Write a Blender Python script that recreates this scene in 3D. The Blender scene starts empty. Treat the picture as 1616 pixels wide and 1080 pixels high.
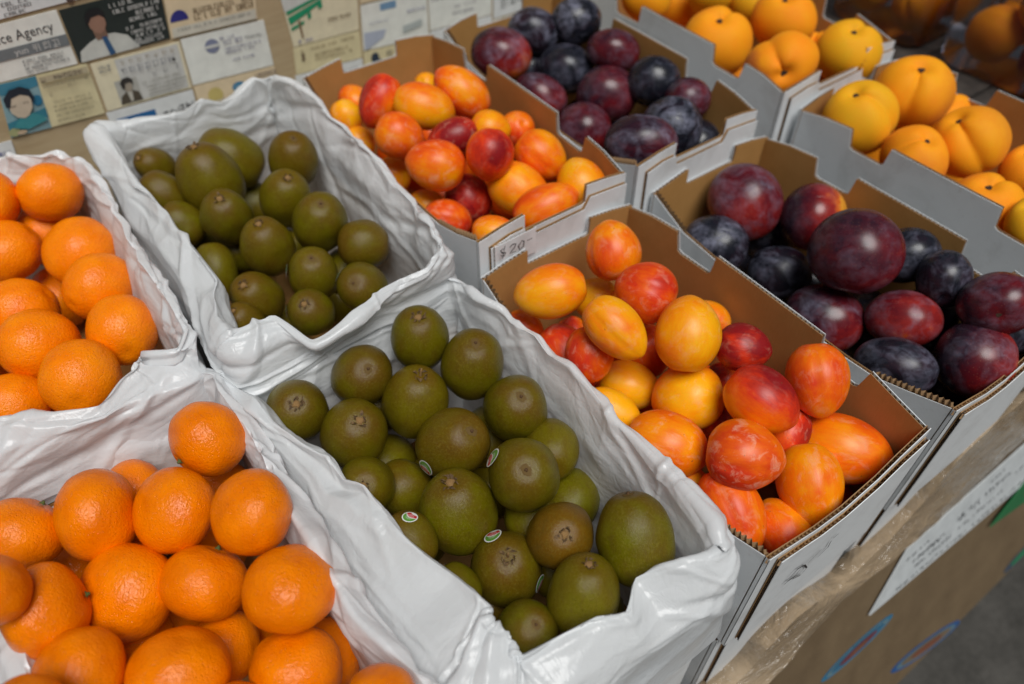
import bpy, bmesh, math, random
import numpy as np
from mathutils import Vector, Matrix, noise

# ------------------------------------------------------------------ camera, world, light, exposure
U = 0.18                      # metres per working unit (one tray is one unit wide)
scene = bpy.context.scene
COL = scene.collection
ROWS = [(0.807747923, -0.589496209, -0.006124730),
        (-0.442530200, -0.599440477, -0.666961871),
        (0.389500083, 0.541447444, -0.745066675)]
CAMP = Vector((-1.5100542, -0.4845909, 2.6439512)) * U
cam_d = bpy.data.cameras.new('camera')
cam = bpy.data.objects.new('camera', cam_d); COL.objects.link(cam)
rt, dn, fw = (Vector(r) for r in ROWS)
cam.matrix_world = Matrix(((rt.x, -dn.x, -fw.x, CAMP.x), (rt.y, -dn.y, -fw.y, CAMP.y), (rt.z, -dn.z, -fw.z, CAMP.z), (0, 0, 0, 1)))
cam_d.sensor_fit = 'HORIZONTAL'; cam_d.sensor_width = 36.0
cam_d.lens = 36.0 * 1208.57 / 1616.0
cam_d.clip_start = 0.01; cam_d.clip_end = 200.0
cam_d.dof.use_dof = True; cam_d.dof.focus_distance = 3.15 * U; cam_d.dof.aperture_fstop = 3.6
scene.camera = cam

world = bpy.data.worlds.new('World'); scene.world = world; world.use_nodes = True
wn = world.node_tree; wn.nodes.clear()
SUN_DIR = Vector((-0.09, -0.38, 0.92)).normalized()          # towards the light
sky = wn.nodes.new('ShaderNodeTexSky'); sky.sky_type = 'NISHITA'; sky.sun_disc = False
sky.sun_elevation = math.asin(SUN_DIR.z); sky.sun_rotation = math.atan2(SUN_DIR.x, SUN_DIR.y)
sky.air_density = 1.6; sky.dust_density = 5.0; sky.ozone_density = 1.0
hsv = wn.nodes.new('ShaderNodeHueSaturation'); hsv.inputs['Saturation'].default_value = 0.45
bg = wn.nodes.new('ShaderNodeBackground'); bg.inputs['Strength'].default_value = 0.018
wo = wn.nodes.new('ShaderNodeOutputWorld')
wn.links.new(sky.outputs[0], hsv.inputs['Color']); wn.links.new(hsv.outputs[0], bg.inputs['Color']); wn.links.new(bg.outputs[0], wo.inputs['Surface'])

sun_d = bpy.data.lights.new('sun', 'SUN'); sun_d.energy = 2.6; sun_d.angle = math.radians(32); sun_d.color = (1.0, 0.995, 0.975)
sun = bpy.data.objects.new('sun', sun_d); COL.objects.link(sun)
sun.rotation_euler = SUN_DIR.to_track_quat('Z', 'Y').to_euler()

vs = scene.view_settings; vs.view_transform = 'Standard'; vs.look = 'None'; vs.gamma = 1.0; vs.use_curve_mapping = False; vs.exposure = 0.2
scene.cycles.max_bounces = 8; scene.cycles.transparent_max_bounces = 12

# ------------------------------------------------------------------ helpers
random.seed(11)

def mk(name, verts, faces, mats, parent=None, loc=(0, 0, 0), midx=None, smooth=False):
    """One mesh object from vertices in working units; loc is its (or its parent's) origin."""
    me = bpy.data.meshes.new(name)
    L = Vector(loc)
    me.from_pydata([tuple((Vector(v) - L) * U) for v in verts], [], faces)
    for m in (mats if isinstance(mats, (list, tuple)) else [mats]): me.materials.append(m)
    if midx: me.polygons.foreach_set('material_index', midx)
    if smooth: me.polygons.foreach_set('use_smooth', [True] * len(me.polygons))
    me.update()
    o = bpy.data.objects.new(name, me); COL.objects.link(o)
    if parent is None: o.location = L * U
    else: o.parent = parent
    return o

def empty(name, loc):
    o = bpy.data.objects.new(name, None); COL.objects.link(o); o.location = Vector(loc) * U
    o.empty_display_size = 0.02
    return o

def tag(o, label=None, cat=None, group=None, kind=None):
    if label: o['label'] = label
    if cat: o['category'] = cat
    if group: o['group'] = group
    if kind: o['kind'] = kind
    return o

def box_vf(x0, x1, y0, y1, z0, z1):
    v = [(x0, y0, z0), (x1, y0, z0), (x1, y1, z0), (x0, y1, z0), (x0, y0, z1), (x1, y0, z1), (x1, y1, z1), (x0, y1, z1)]
    return v, [(0, 3, 2, 1), (4, 5, 6, 7), (0, 1, 5, 4), (1, 2, 6, 5), (2, 3, 7, 6), (3, 0, 4, 7)]

class N:
    """Small node-tree builder."""
    def __init__(self, name):
        self.m = bpy.data.materials.new(name); self.m.use_nodes = True
        self.t = self.m.node_tree; self.t.nodes.clear()
        self.out = self.t.nodes.new('ShaderNodeOutputMaterial')
    def n(self, typ, **kw):
        nd = self.t.nodes.new(typ)
        for k, v in kw.items():
            if k in nd.inputs: self.set(nd.inputs[k], v)
            else: setattr(nd, k, v)
        return nd
    def set(self, sock, v):
        if isinstance(v, bpy.types.NodeSocket): self.t.links.new(v, sock)
        elif hasattr(sock.default_value, '__len__') and not isinstance(v, (int, float)):
            sock.default_value = tuple(v) + ((1.0,) if len(v) == 3 and len(sock.default_value) == 4 else ())
        else: sock.default_value = v
    def math(self, op, a, b=0.0, c=None, clamp=False):
        nd = self.n('ShaderNodeMath', operation=op, use_clamp=clamp)
        self.set(nd.inputs[0], a); self.set(nd.inputs[1], b)
        if c is not None: self.set(nd.inputs[2], c)
        return nd.outputs[0]
    def mix(self, f, a, b, typ='MIX'):
        nd = self.n('ShaderNodeMix', data_type='RGBA', blend_type=typ)
        self.set(nd.inputs[0], f); self.set(nd.inputs[6], a); self.set(nd.inputs[7], b)
        return nd.outputs[2]
    def ramp(self, f, stops, interp='LINEAR'):
        nd = self.n('ShaderNodeValToRGB'); cr = nd.color_ramp; cr.interpolation = interp
        while len(cr.elements) < len(stops): cr.elements.new(0.5)
        for e, (p, col) in zip(cr.elements, stops):
            e.position = p; e.color = (tuple(col) + (1.0,)) if hasattr(col, '__len__') else (col, col, col, 1)
        self.set(nd.inputs[0], f)
        return nd.outputs[0]
    def noise(self, vec, scale, detail=3.0, rough=0.5, dist=0.0):
        return self.n('ShaderNodeTexNoise', Vector=vec, Scale=scale, Detail=detail, Roughness=rough, Distortion=dist).outputs[0]
    def vor(self, vec, scale, feature='F1'):
        return self.n('ShaderNodeTexVoronoi', Vector=vec, Scale=scale, feature=feature).outputs[0]
    def bump(self, h, strength, dist, normal=None):
        nd = self.n('ShaderNodeBump', Height=h, Strength=strength, Distance=dist)
        if normal is not None: self.set(nd.inputs['Normal'], normal)
        return nd.outputs[0]
    def obj(self, jitter=True):
        tc = self.n('ShaderNodeTexCoord').outputs['Object']
        if not jitter: return tc
        oi = self.n('ShaderNodeObjectInfo'); self.oi = oi
        off = self.n('ShaderNodeVectorMath', operation='SCALE'); self.set(off.inputs[0], (37.0, 91.0, 53.0)); self.set(off.inputs[3], oi.outputs['Random'])
        add = self.n('ShaderNodeVectorMath', operation='ADD'); self.set(add.inputs[0], tc); self.set(add.inputs[1], off.outputs[0])
        return add.outputs[0]
    def bsdf(self, **kw):
        p = self.n('ShaderNodeBsdfPrincipled')
        for k, v in kw.items(): self.set(p.inputs[k.replace('_', ' ')], v)
        self.t.links.new(p.outputs[0], self.out.inputs[0]); self.p = p
        return self.m

def sep(b, v):
    return b.n('ShaderNodeSeparateXYZ', Vector=v).outputs

# ------------------------------------------------------------------ materials
def mat_flat(name, col, rough=0.6, var=0.06, scale=30.0, bump=0.0, spec=0.4):
    b = N(name); v = b.obj(False)
    n1 = b.noise(v, scale / U, 4.0, 0.6)
    c2 = tuple(max(0.0, x * (1 - 2.2 * var)) for x in col); c1 = tuple(min(1.0, x * (1 + var)) for x in col)
    c = b.ramp(n1, [(0.3, c2), (0.7, c1)])
    kw = dict(Base_Color=c, Roughness=rough)
    if bump: kw['Normal'] = b.bump(n1, bump, 0.0006)
    m = b.bsdf(**kw); b.set(b.p.inputs['Specular IOR Level'], spec)
    return m

def mat_kraft(name, base, dark):
    b = N(name); v = b.obj(False)
    s = b.n('ShaderNodeVectorMath', operation='MULTIPLY'); b.set(s.inputs[0], v); b.set(s.inputs[1], (1.0, 1.0, 0.12))
    fib = b.noise(s.outputs[0], 900.0, 3.0, 0.6)
    big = b.noise(v, 22.0, 4.0, 0.6)
    f = b.math('ADD', b.math('MULTIPLY', fib, 0.35), b.math('MULTIPLY', big, 0.75), clamp=True)
    c = b.ramp(f, [(0.3, dark), (0.75, base)])
    m = b.bsdf(Base_Color=c, Roughness=0.8, Normal=b.bump(fib, 0.25, 0.0003))
    b.set(b.p.inputs['Specular IOR Level'], 0.2)
    return m

def mat_whiteboard(name):
    b = N(name); v = b.obj(False)
    big = b.noise(v, 16.0, 5.0, 0.65, 0.4)
    scuff = b.noise(v, 140.0, 3.0, 0.6)
    c = b.ramp(big, [(0.26, (0.60, 0.61, 0.61)), (0.5, (0.76, 0.785, 0.80)), (0.8, (0.79, 0.82, 0.835))])
    dirt = b.ramp(scuff, [(0.62, 0.0), (0.8, 1.0)])
    c = b.mix(b.math('MULTIPLY', dirt, 0.28), c, (0.42, 0.38, 0.33))
    # very faint print-through of the flutes
    w = b.n('ShaderNodeTexWave', Vector=v, Scale=35.0, Distortion=0.6); w.bands_direction = 'DIAGONAL'
    m = b.bsdf(Base_Color=c, Roughness=0.5, Normal=b.bump(b.math('ADD', b.math('MULTIPLY', w.outputs[1], 0.25), big), 0.12, 0.0008))
    b.set(b.p.inputs['Specular IOR Level'], 0.35)
    return m

M = {}
M['white_board'] = mat_whiteboard('white_coated_board')
M['kraft'] = mat_kraft('kraft_liner', (0.50, 0.27, 0.09), (0.40, 0.205, 0.062))
M['flute_dark'] = mat_kraft('shadowed_fluting', (0.10, 0.065, 0.04), (0.05, 0.032, 0.02))  # fluting kraft darkened to paint in the shade inside the flap's cut edge
M['flute'] = mat_kraft('kraft_fluting', (0.40, 0.25, 0.13), (0.25, 0.15, 0.075))
M['ink'] = mat_flat('black_marker_ink', (0.015, 0.015, 0.02), 0.4, 0.0)

def mat_film():
    b = N('white_plastic_film'); v = b.obj(False)
    uv = b.n('ShaderNodeTexCoord').outputs['UV']
    def crinkle(sc, scale, dist):
        s = b.n('ShaderNodeVectorMath', operation='MULTIPLY'); b.set(s.inputs[0], uv); b.set(s.inputs[1], sc)
        a = b.noise(s.outputs[0], scale, 2.0, 0.5, dist)
        return b.math('ABSOLUTE', b.math('SUBTRACT', a, 0.5))
    r1 = crinkle((1.0, 2.6, 1.0), 2.6, 0.7); r2 = crinkle((1.0, 1.5, 1.0), 6.5, 0.9); r3 = crinkle((1.6, 1.0, 1.0), 15.0, 1.2)
    h = b.math('ADD', b.math('MULTIPLY', r1, 0.6), b.math('ADD', b.math('MULTIPLY', r2, 0.5), b.math('MULTIPLY', r3, 0.22)))
    fine = b.noise(v, 380.0, 2.0, 0.5)
    nrm = b.bump(b.math('ADD', h, b.math('MULTIPLY', fine, 0.003)), 0.6, 0.0045)
    col = (0.90, 0.925, 0.94)
    p = b.n('ShaderNodeBsdfPrincipled'); b.set(p.inputs['Base Color'], col); b.set(p.inputs['Roughness'], 0.23)
    b.set(p.inputs['Specular IOR Level'], 0.5); b.set(p.inputs['Normal'], nrm)
    t = b.n('ShaderNodeBsdfTranslucent'); b.set(t.inputs[0], (0.90, 0.92, 0.94)); b.set(t.inputs['Normal'], nrm)
    mx = b.n('ShaderNodeMixShader'); b.set(mx.inputs[0], 0.38); b.t.links.new(p.outputs[0], mx.inputs[1]); b.t.links.new(t.outputs[0], mx.inputs[2])
    tp = b.n('ShaderNodeBsdfTransparent'); b.set(tp.inputs[0], (0.95, 0.96, 0.97))
    m2 = b.n('ShaderNodeMixShader'); b.set(m2.inputs[0], 0.10); b.t.links.new(mx.outputs[0], m2.inputs[1]); b.t.links.new(tp.outputs[0], m2.inputs[2])
    b.t.links.new(m2.outputs[0], b.out.inputs[0])
    return b.m
M['film'] = mat_film()

def mat_citrus(name, c_lo, c_hi, rough, pore, spec):
    b = N(name); v = b.obj()
    big = b.noise(v, 1.6, 3.0, 0.5)
    c = b.ramp(big, [(0.3, c_lo), (0.7, c_hi)])
    pores = b.vor(v, 19.0); pores2 = b.noise(v, 13.0, 3.0, 0.6)
    pit = b.ramp(pores, [(0.0, 0.0), (0.32, 1.0)])
    c = b.mix(b.math('MULTIPLY', b.math('SUBTRACT', 1.0, pit), 0.22), c, tuple(x * 0.72 for x in c_lo))
    sp = b.noise(v, 7.0, 4.0, 0.7)
    spot = b.ramp(sp, [(0.74, 0.0), (0.80, 1.0)])
    c = b.mix(b.math('MULTIPLY', spot, 0.35), c, (0.45, 0.17, 0.02))
    h = b.math('ADD', b.math('MULTIPLY', pit, 0.55), b.math('MULTIPLY', pores2, 0.8))
    rr = b.math('ADD', b.math('MULTIPLY', pores2, 0.16), rough - 0.08)
    m = b.bsdf(Base_Color=c, Roughness=rr, Normal=b.bump(h, pore, 0.0016))
    b.set(b.p.inputs['Specular IOR Level'], spec)
    b.set(b.p.inputs['Subsurface Weight'], 0.06); b.set(b.p.inputs['Subsurface Radius'], (0.004, 0.0015, 0.0004)); b.set(b.p.inputs['Subsurface Scale'], 1.0)
    return m
M['mandarin'] = mat_citrus('mandarin_peel', (0.75, 0.160, 0.0), (0.88, 0.220, 0.0), 0.13, 0.6, 0.26)
M['orange'] = mat_citrus('orange_peel', (0.84, 0.185, 0.0), (0.92, 0.25, 0.001), 0.26, 0.6, 0.28)
M['green_stem'] = mat_flat('green_stem_button', (0.10, 0.13, 0.03), 0.7, 0.25, 60.0)

def mat_kiwi():
    b = N('kiwi_skin'); v = b.obj()
    raw = b.n('ShaderNodeTexCoord').outputs['Object']
    z = sep(b, raw)[2]
    big = b.noise(v, 1.5, 3.0, 0.55)
    rnd = b.math('MULTIPLY', b.math('SUBTRACT', b.oi.outputs['Random'], 0.5), 0.35)
    ends = b.math('MULTIPLY', b.math('POWER', b.math('ABSOLUTE', z), 3.0), 0.35)
    f = b.math('ADD', b.math('ADD', big, rnd), ends, clamp=True)
    c = b.ramp(f, [(0.25, (0.125, 0.118, 0.001)), (0.5, (0.112, 0.092, 0.001)), (0.72, (0.105, 0.068, 0.002)), (0.95, (0.100, 0.052, 0.003))])
    c = b.mix(b.oi.outputs['Alpha'], (0.15, 0.068, 0.003), c)
    sp = b.noise(v, 17.0, 4.0, 0.8)
    speck = b.ramp(sp, [(0.5, 0.0), (0.70, 1.0)])
    c = b.mix(b.math('MULTIPLY', speck, 0.5), c, (0.22, 0.18, 0.03))
    dk = b.ramp(b.noise(v, 13.0, 4.0, 0.75), [(0.55, 0.0), (0.75, 1.0)])
    c = b.mix(b.math('MULTIPLY', dk, 0.35), c, (0.05, 0.032, 0.005))
    pt = b.ramp(b.noise(v, 4.0, 5.0, 0.7, 0.6), [(0.5, 0.0), (0.66, 1.0)])
    c = b.mix(b.math('MULTIPLY', pt, 0.45), c, (0.095, 0.058, 0.006))
    m = b.bsdf(Base_Color=c, Roughness=b.math('ADD', b.math('MULTIPLY', sp, 0.2), 0.2), Normal=b.bump(sp, 0.35, 0.0012))
    b.set(b.p.inputs['Specular IOR Level'], 0.27)
    return m
M['kiwi'] = mat_kiwi()
M['sepal'] = mat_flat('dry_brown_sepal', (0.145, 0.085, 0.035), 0.8, 0.4, 1.5, 0.5)
M['scar'] = mat_flat('tan_stem_scar', (0.30, 0.17, 0.06), 0.85, 0.3, 120.0, 0.5)

def mat_eggplum():
    b = N('yellow_red_plum_skin'); v = b.obj()
    raw = b.n('ShaderNodeTexCoord').outputs['Object']
    col = b.n('ShaderNodeSeparateColor', Color=b.oi.outputs['Color']).outputs
    x, y, z = sep(b, raw)[:3]
    big = b.noise(v, 0.9, 2.5, 0.5, 0.4)
    s = b.n('ShaderNodeVectorMath', operation='MULTIPLY'); b.set(s.inputs[0], v); b.set(s.inputs[1], (1.0, 1.0, 0.3))
    streak = b.noise(s.outputs[0], 7.0, 4.0, 0.65)
    grad = b.math('MULTIPLY', b.math('ADD', b.math('MULTIPLY', x, 0.8), b.math('MULTIPLY', y, 0.5)), b.math('MULTIPLY', col[1], 0.5))
    f = b.math('ADD', b.math('ADD', col[0], grad), b.math('ADD', b.math('MULTIPLY', b.math('SUBTRACT', big, 0.5), 0.72), b.math('MULTIPLY', b.math('SUBTRACT', streak, 0.5), 0.26)), clamp=True)
    c = b.ramp(f, [(0.05, (0.88, 0.41, 0.004)), (0.28, (0.86, 0.265, 0.002)), (0.48, (0.80, 0.125, 0.003)), (0.68, (0.62, 0.035, 0.008)), (0.90, (0.24, 0.008, 0.010))])
    mot = b.ramp(b.noise(v, 2.6, 5.0, 0.62, 0.6), [(0.52, 0.0), (0.72, 1.0)])
    c = b.mix(b.math('MULTIPLY', mot, b.math('MULTIPLY', col[2], 0.6)), c, (0.82, 0.45, 0.30))
    dots = b.vor(v, 15.0); dd = b.ramp(dots, [(0.05, 1.0), (0.13, 0.0)])
    c = b.mix(b.math('MULTIPLY', dd, 0.16), c, (0.85, 0.50, 0.16))
    spot = b.ramp(b.noise(v, 6.5, 2.0, 0.5), [(0.755, 0.0), (0.775, 1.0)])
    c = b.mix(b.math('MULTIPLY', spot, 0.55), c, (0.16, 0.07, 0.03))
    rr = b.math('ADD', b.math('MULTIPLY', mot, 0.25), 0.36)
    m = b.bsdf(Base_Color=c, Roughness=rr, Normal=b.bump(streak, 0.08, 0.0008))
    b.set(b.p.inputs['Specular IOR Level'], 0.32)
    b.set(b.p.inputs['Subsurface Weight'], 0.10); b.set(b.p.inputs['Subsurface Radius'], (0.004, 0.0012, 0.0004)); b.set(b.p.inputs['Subsurface Scale'], 1.0)
    return m
M['egg_plum'] = mat_eggplum()

def mat_darkplum():
    b = N('dark_plum_skin'); v = b.obj()
    raw = b.n('ShaderNodeTexCoord').outputs['Object']
    col = b.n('ShaderNodeSeparateColor', Color=b.oi.outputs['Color']).outputs
    x, y, z = sep(b, raw)[:3]
    big = b.noise(v, 1.2, 4.0, 0.55, 0.4)
    mid = b.noise(v, 5.0, 5.0, 0.65)
    grad = b.math('MULTIPLY', b.math('ADD', x, b.math('MULTIPLY', z, 0.6)), b.math('MULTIPLY', col[1], 0.35))
    f = b.math('ADD', b.math('ADD', col[0], grad), b.math('ADD', b.math('MULTIPLY', b.math('SUBTRACT', big, 0.5), 0.55), b.math('MULTIPLY', b.math('SUBTRACT', mid, 0.5), 0.28)), clamp=True)
    c = b.ramp(f, [(0.10, (0.009, 0.010, 0.016)), (0.32, (0.026, 0.008, 0.016)), (0.55, (0.11, 0.007, 0.012)), (0.75, (0.27, 0.018, 0.014)), (0.90, (0.55, 0.11, 0.015)), (1.0, (0.72, 0.30, 0.02))])
    pat = b.ramp(b.noise(v, 1.5, 3.0, 0.5, 0.9), [(0.42, 0.0), (0.66, 1.0)])
    smear = b.ramp(b.noise(v, 5.0, 6.0, 0.7, 0.5), [(0.36, 0.12), (0.60, 1.0)])
    bl = b.math('MULTIPLY', b.math('MULTIPLY', pat, smear), col[2])
    c = b.mix(b.math('MULTIPLY', bl, 0.55), c, (0.22, 0.23, 0.32))
    dots = b.vor(v, 14.0); dd = b.ramp(dots, [(0.06, 1.0), (0.16, 0.0)])
    c = b.mix(b.math('MULTIPLY', dd, b.math('MULTIPLY', f, 0.5)), c, (0.55, 0.28, 0.16))
    rr = b.math('ADD', b.math('MULTIPLY', bl, 0.35), 0.26)
    m = b.bsdf(Base_Color=c, Roughness=rr, Normal=b.bump(mid, 0.05, 0.001))
    b.set(b.p.inputs['Specular IOR Level'], 0.36)
    return m
M['dark_plum'] = mat_darkplum()

def mat_peach():
    b = N('peach_skin'); v = b.obj()
    raw = b.n('ShaderNodeTexCoord').outputs['Object']
    col = b.n('ShaderNodeSeparateColor', Color=b.oi.outputs['Color']).outputs
    x, y, z = sep(b, raw)[:3]
    big = b.noise(v, 1.3, 4.0, 0.55)
    f = b.math('ADD', col[0], b.math('MULTIPLY', b.math('SUBTRACT', big, 0.5), 0.7), clamp=True)
    c = b.ramp(f, [(0.1, (0.74, 0.38, 0.006)), (0.45, (0.86, 0.34, 0.004)), (0.85, (0.88, 0.25, 0.003))])
    g = b.math('ADD', b.math('MULTIPLY', y, 1.1), b.math('MULTIPLY', b.math('SUBTRACT', big, 0.5), 0.8))
    bl = b.math('MULTIPLY', b.ramp(g, [(0.35, 0.0), (0.95, 1.0)]), col[1])
    c = b.mix(bl, c, (0.30, 0.035, 0.03))
    fz = b.noise(v, 26.0, 4.0, 0.75)
    c = b.mix(b.math('MULTIPLY', b.ramp(fz, [(0.5, 0.0), (0.75, 1.0)]), 0.12), c, (0.85, 0.55, 0.12))
    m = b.bsdf(Base_Color=c, Roughness=0.72, Normal=b.bump(fz, 0.15, 0.0006))
    b.set(b.p.inputs['Specular IOR Level'], 0.25)
    b.set(b.p.inputs['Sheen Weight'], 0.05); b.set(b.p.inputs['Sheen Roughness'], 0.5); b.set(b.p.inputs['Sheen Tint'], (1.0, 0.75, 0.3, 1))
    b.set(b.p.inputs['Subsurface Weight'], 0.08); b.set(b.p.inputs['Subsurface Radius'], (0.004, 0.0015, 0.0004)); b.set(b.p.inputs['Subsurface Scale'], 1.0)
    return m
M['peach'] = mat_peach()

# ------------------------------------------------------------------ ground, table, back board
def mat_ground():
    b = N('dark_asphalt'); v = b.obj(False)
    n1 = b.noise(v, 9.0, 6.0, 0.7); n2 = b.noise(v, 120.0, 3.0, 0.7)
    c = b.ramp(b.math('ADD', b.math('MULTIPLY', n1, 0.6), b.math('MULTIPLY', n2, 0.45)), [(0.35, (0.028, 0.026, 0.022)), (0.65, (0.075, 0.070, 0.062))])
    return b.bsdf(Base_Color=c, Roughness=0.9, Normal=b.bump(n2, 0.5, 0.004))
g = mk('ground', [(-60, -60, -4.7), (80, -60, -4.7), (80, 80, -4.7), (-60, 80, -4.7)], [(0, 1, 2, 3)], mat_ground())
tag(g, kind='structure')

M['dark_wood'] = mat_flat('dark_worn_timber', (0.055, 0.045, 0.038), 0.7, 0.3, 8.0, 0.3)
tb = empty('market_table', (0, 0.0, -4.7))
mk('table_top', *box_vf(-3.2, 7.5, 0.03, 4.22, -1.92, -1.77), M['dark_wood'], tb, (0, 0, -4.7))
for lx, ly in ((-3.0, 0.9), (7.2, 0.9), (-3.0, 4.0), (7.2, 4.0)):
    mk('leg', *box_vf(lx - .1, lx + .1, ly - .1, ly + .1, -4.7, -1.925), M['dark_wood'], tb, (0, 0, -4.7))
tag(tb, 'dark timber market table under all the fruit trays', 'table')

# ------------------------------------------------------------------ corrugated board
TH, TL = 0.021, 0.0032          # board thickness and liner thickness

def board(verts, faces, mi, O, ud, wd, nd, outline, flutes, outer=0, inner=1, warp=0.0, period=0.026, cap=False, dark=()):
    """Corrugated panel: two liners with the outline (u,w) and wavy fluting shown on the listed edges."""
    O, ud, wd, nd = Vector(O), Vector(ud), Vector(wd), Vector(nd)
    umax = max(p[0] for p in outline) or 1.0
    def P(u, w, n):
        bow = warp * math.sin(math.pi * min(max(u / umax, 0), 1)) * (0.4 + 0.6 * max(0.0, min(1.0, 1 + w / 0.8)))
        return tuple(O + ud * u + wd * w + nd * (n + bow))
    # subdivide long straight edges so that the bow reads
    pts = []
    k = len(outline)
    for i in range(k):
        a, c = outline[i], outline[(i + 1) % k]
        nseg = max(1, int(abs(a[0] - c[0]) / 0.12)) if warp else 1
        for s in range(nseg):
            t = s / nseg
            pts.append((a[0] + (c[0] - a[0]) * t, a[1] + (c[1] - a[1]) * t))
    n = len(pts)
    for lo, hi, mo, mn in ((0.0, TL, inner, inner), (TH - TL, TH, outer, outer)):
        b0 = len(verts)
        verts += [P(u, w, lo) for u, w in pts] + [P(u, w, hi) for u, w in pts]
        faces.append(tuple(b0 + i for i in range(n))[::-1]); mi.append(mo)
        faces.append(tuple(b0 + n + i for i in range(n))); mi.append(mo)
        for i in range(n):
            j = (i + 1) % n
            faces.append((b0 + i, b0 + j, b0 + n + j, b0 + n + i)); mi.append(2 if mo == inner else outer)
    if cap:
        for a, c in ((outline[0], outline[1]), (outline[-2], outline[-1])):
            b0 = len(verts); verts += [P(a[0], a[1], .0005), P(c[0], c[1] - .002, .0005), P(c[0], c[1] - .002, TH - .0005), P(a[0], a[1], TH - .0005)]
            faces.append((b0, b0 + 1, b0 + 2, b0 + 3)); mi.append(outer)
    # fluting
    cu = sum(p[0] for p in outline) / k; cw = sum(p[1] for p in outline) / k
    for fk, (a, c) in enumerate(flutes):
        du, dw = c[0] - a[0], c[1] - a[1]; Ln = math.hypot(du, dw)
        if Ln < 0.01: continue
        iu, iw = -dw / Ln, du / Ln
        if (cu - a[0]) * iu + (cw - a[1]) * iw < 0: iu, iw = -iu, -iw
        steps = max(4, int(Ln / period * 4)); b0 = len(verts)
        mid = TH / 2; amp = TH / 2 - TL
        for s in range(steps + 1):
            t = s / steps
            off = mid + amp * max(-1, min(1, 1.35 * math.sin(2 * math.pi * t * Ln / period)))
            u, w = a[0] + du * t, a[1] + dw * t
            for dep in (0.002, 0.03):
                verts.append(P(u + iu * dep, w + iw * dep, off))
        for s in range(steps):
            q = b0 + 2 * s
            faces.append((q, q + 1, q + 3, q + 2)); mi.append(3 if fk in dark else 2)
    return

def jit(a): return random.uniform(-a, a)

def side_outline(Ln, h):
    s = Ln / 1.867
    top = [(0, -0.005), (0.16 * s, 0.035 + jit(.006)), (0.30 * s, 0.055 + jit(.008)), (0.325 * s, -0.055), (0.345 * s, -0.065), (0.53 * s, -0.058), (0.55 * s, -0.045), (0.565 * s, 0.07),
           (1.235 * s, 0.068 + jit(.006)), (1.25 * s, -0.045), (1.27 * s, -0.058), (1.46 * s, -0.065), (1.485 * s, -0.055), (1.51 * s, 0.055 + jit(.008)), (1.70 * s, 0.035 + jit(.006)), (Ln, -0.005)]
    return [(0, -h)] + top + [(Ln, -h)], top

def end_outline(W, h, low=0.0):
    top = [(0, 0.0), (0.15 * W, 0.03 + jit(.006)), (0.285 * W, 0.046 + jit(.006)), (0.287 * W, -0.05 - low), (0.31 * W, -0.058 - low), (0.68 * W, -0.064 - low), (0.70 * W, -0.055 - low), (0.705 * W, 0.046 + jit(.006)), (0.86 * W, 0.028), (W, 0.0)]
    return [(0, -h)] + top + [(W, -h)], top

def low_outline(Ln, h):
    top = [(0, -0.005), (0.18, -0.075 + jit(.008)), (0.34, -0.118), (0.5, -0.125), (Ln - .5, -0.125 + jit(.01)), (Ln - .26, -0.10), (Ln - .12, -0.045), (Ln, 0.0)]
    return [(0, -h)] + top + [(Ln, -h)], top

def front_outline(W, h):
    top = [(0, 0.0), (.10 * W, -.025), (.20 * W, -.055), (.30 * W, -.085), (.48 * W, -.11), (.68 * W, -.085), (.80 * W, -.035), (W, 0.0)]
    return [(0, -h)] + top + [(W, -h)], top

def flat_outline(Ln, h, lowr=.22):
    top = [(0, -lowr), (Ln, -lowr)]
    return [(0, -h)] + top + [(Ln, -h)], top

def edges(top): return [(top[i], top[i + 1]) for i in range(len(top) - 1) if abs(top[i][0] - top[i + 1][0]) > 0.05]

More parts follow.
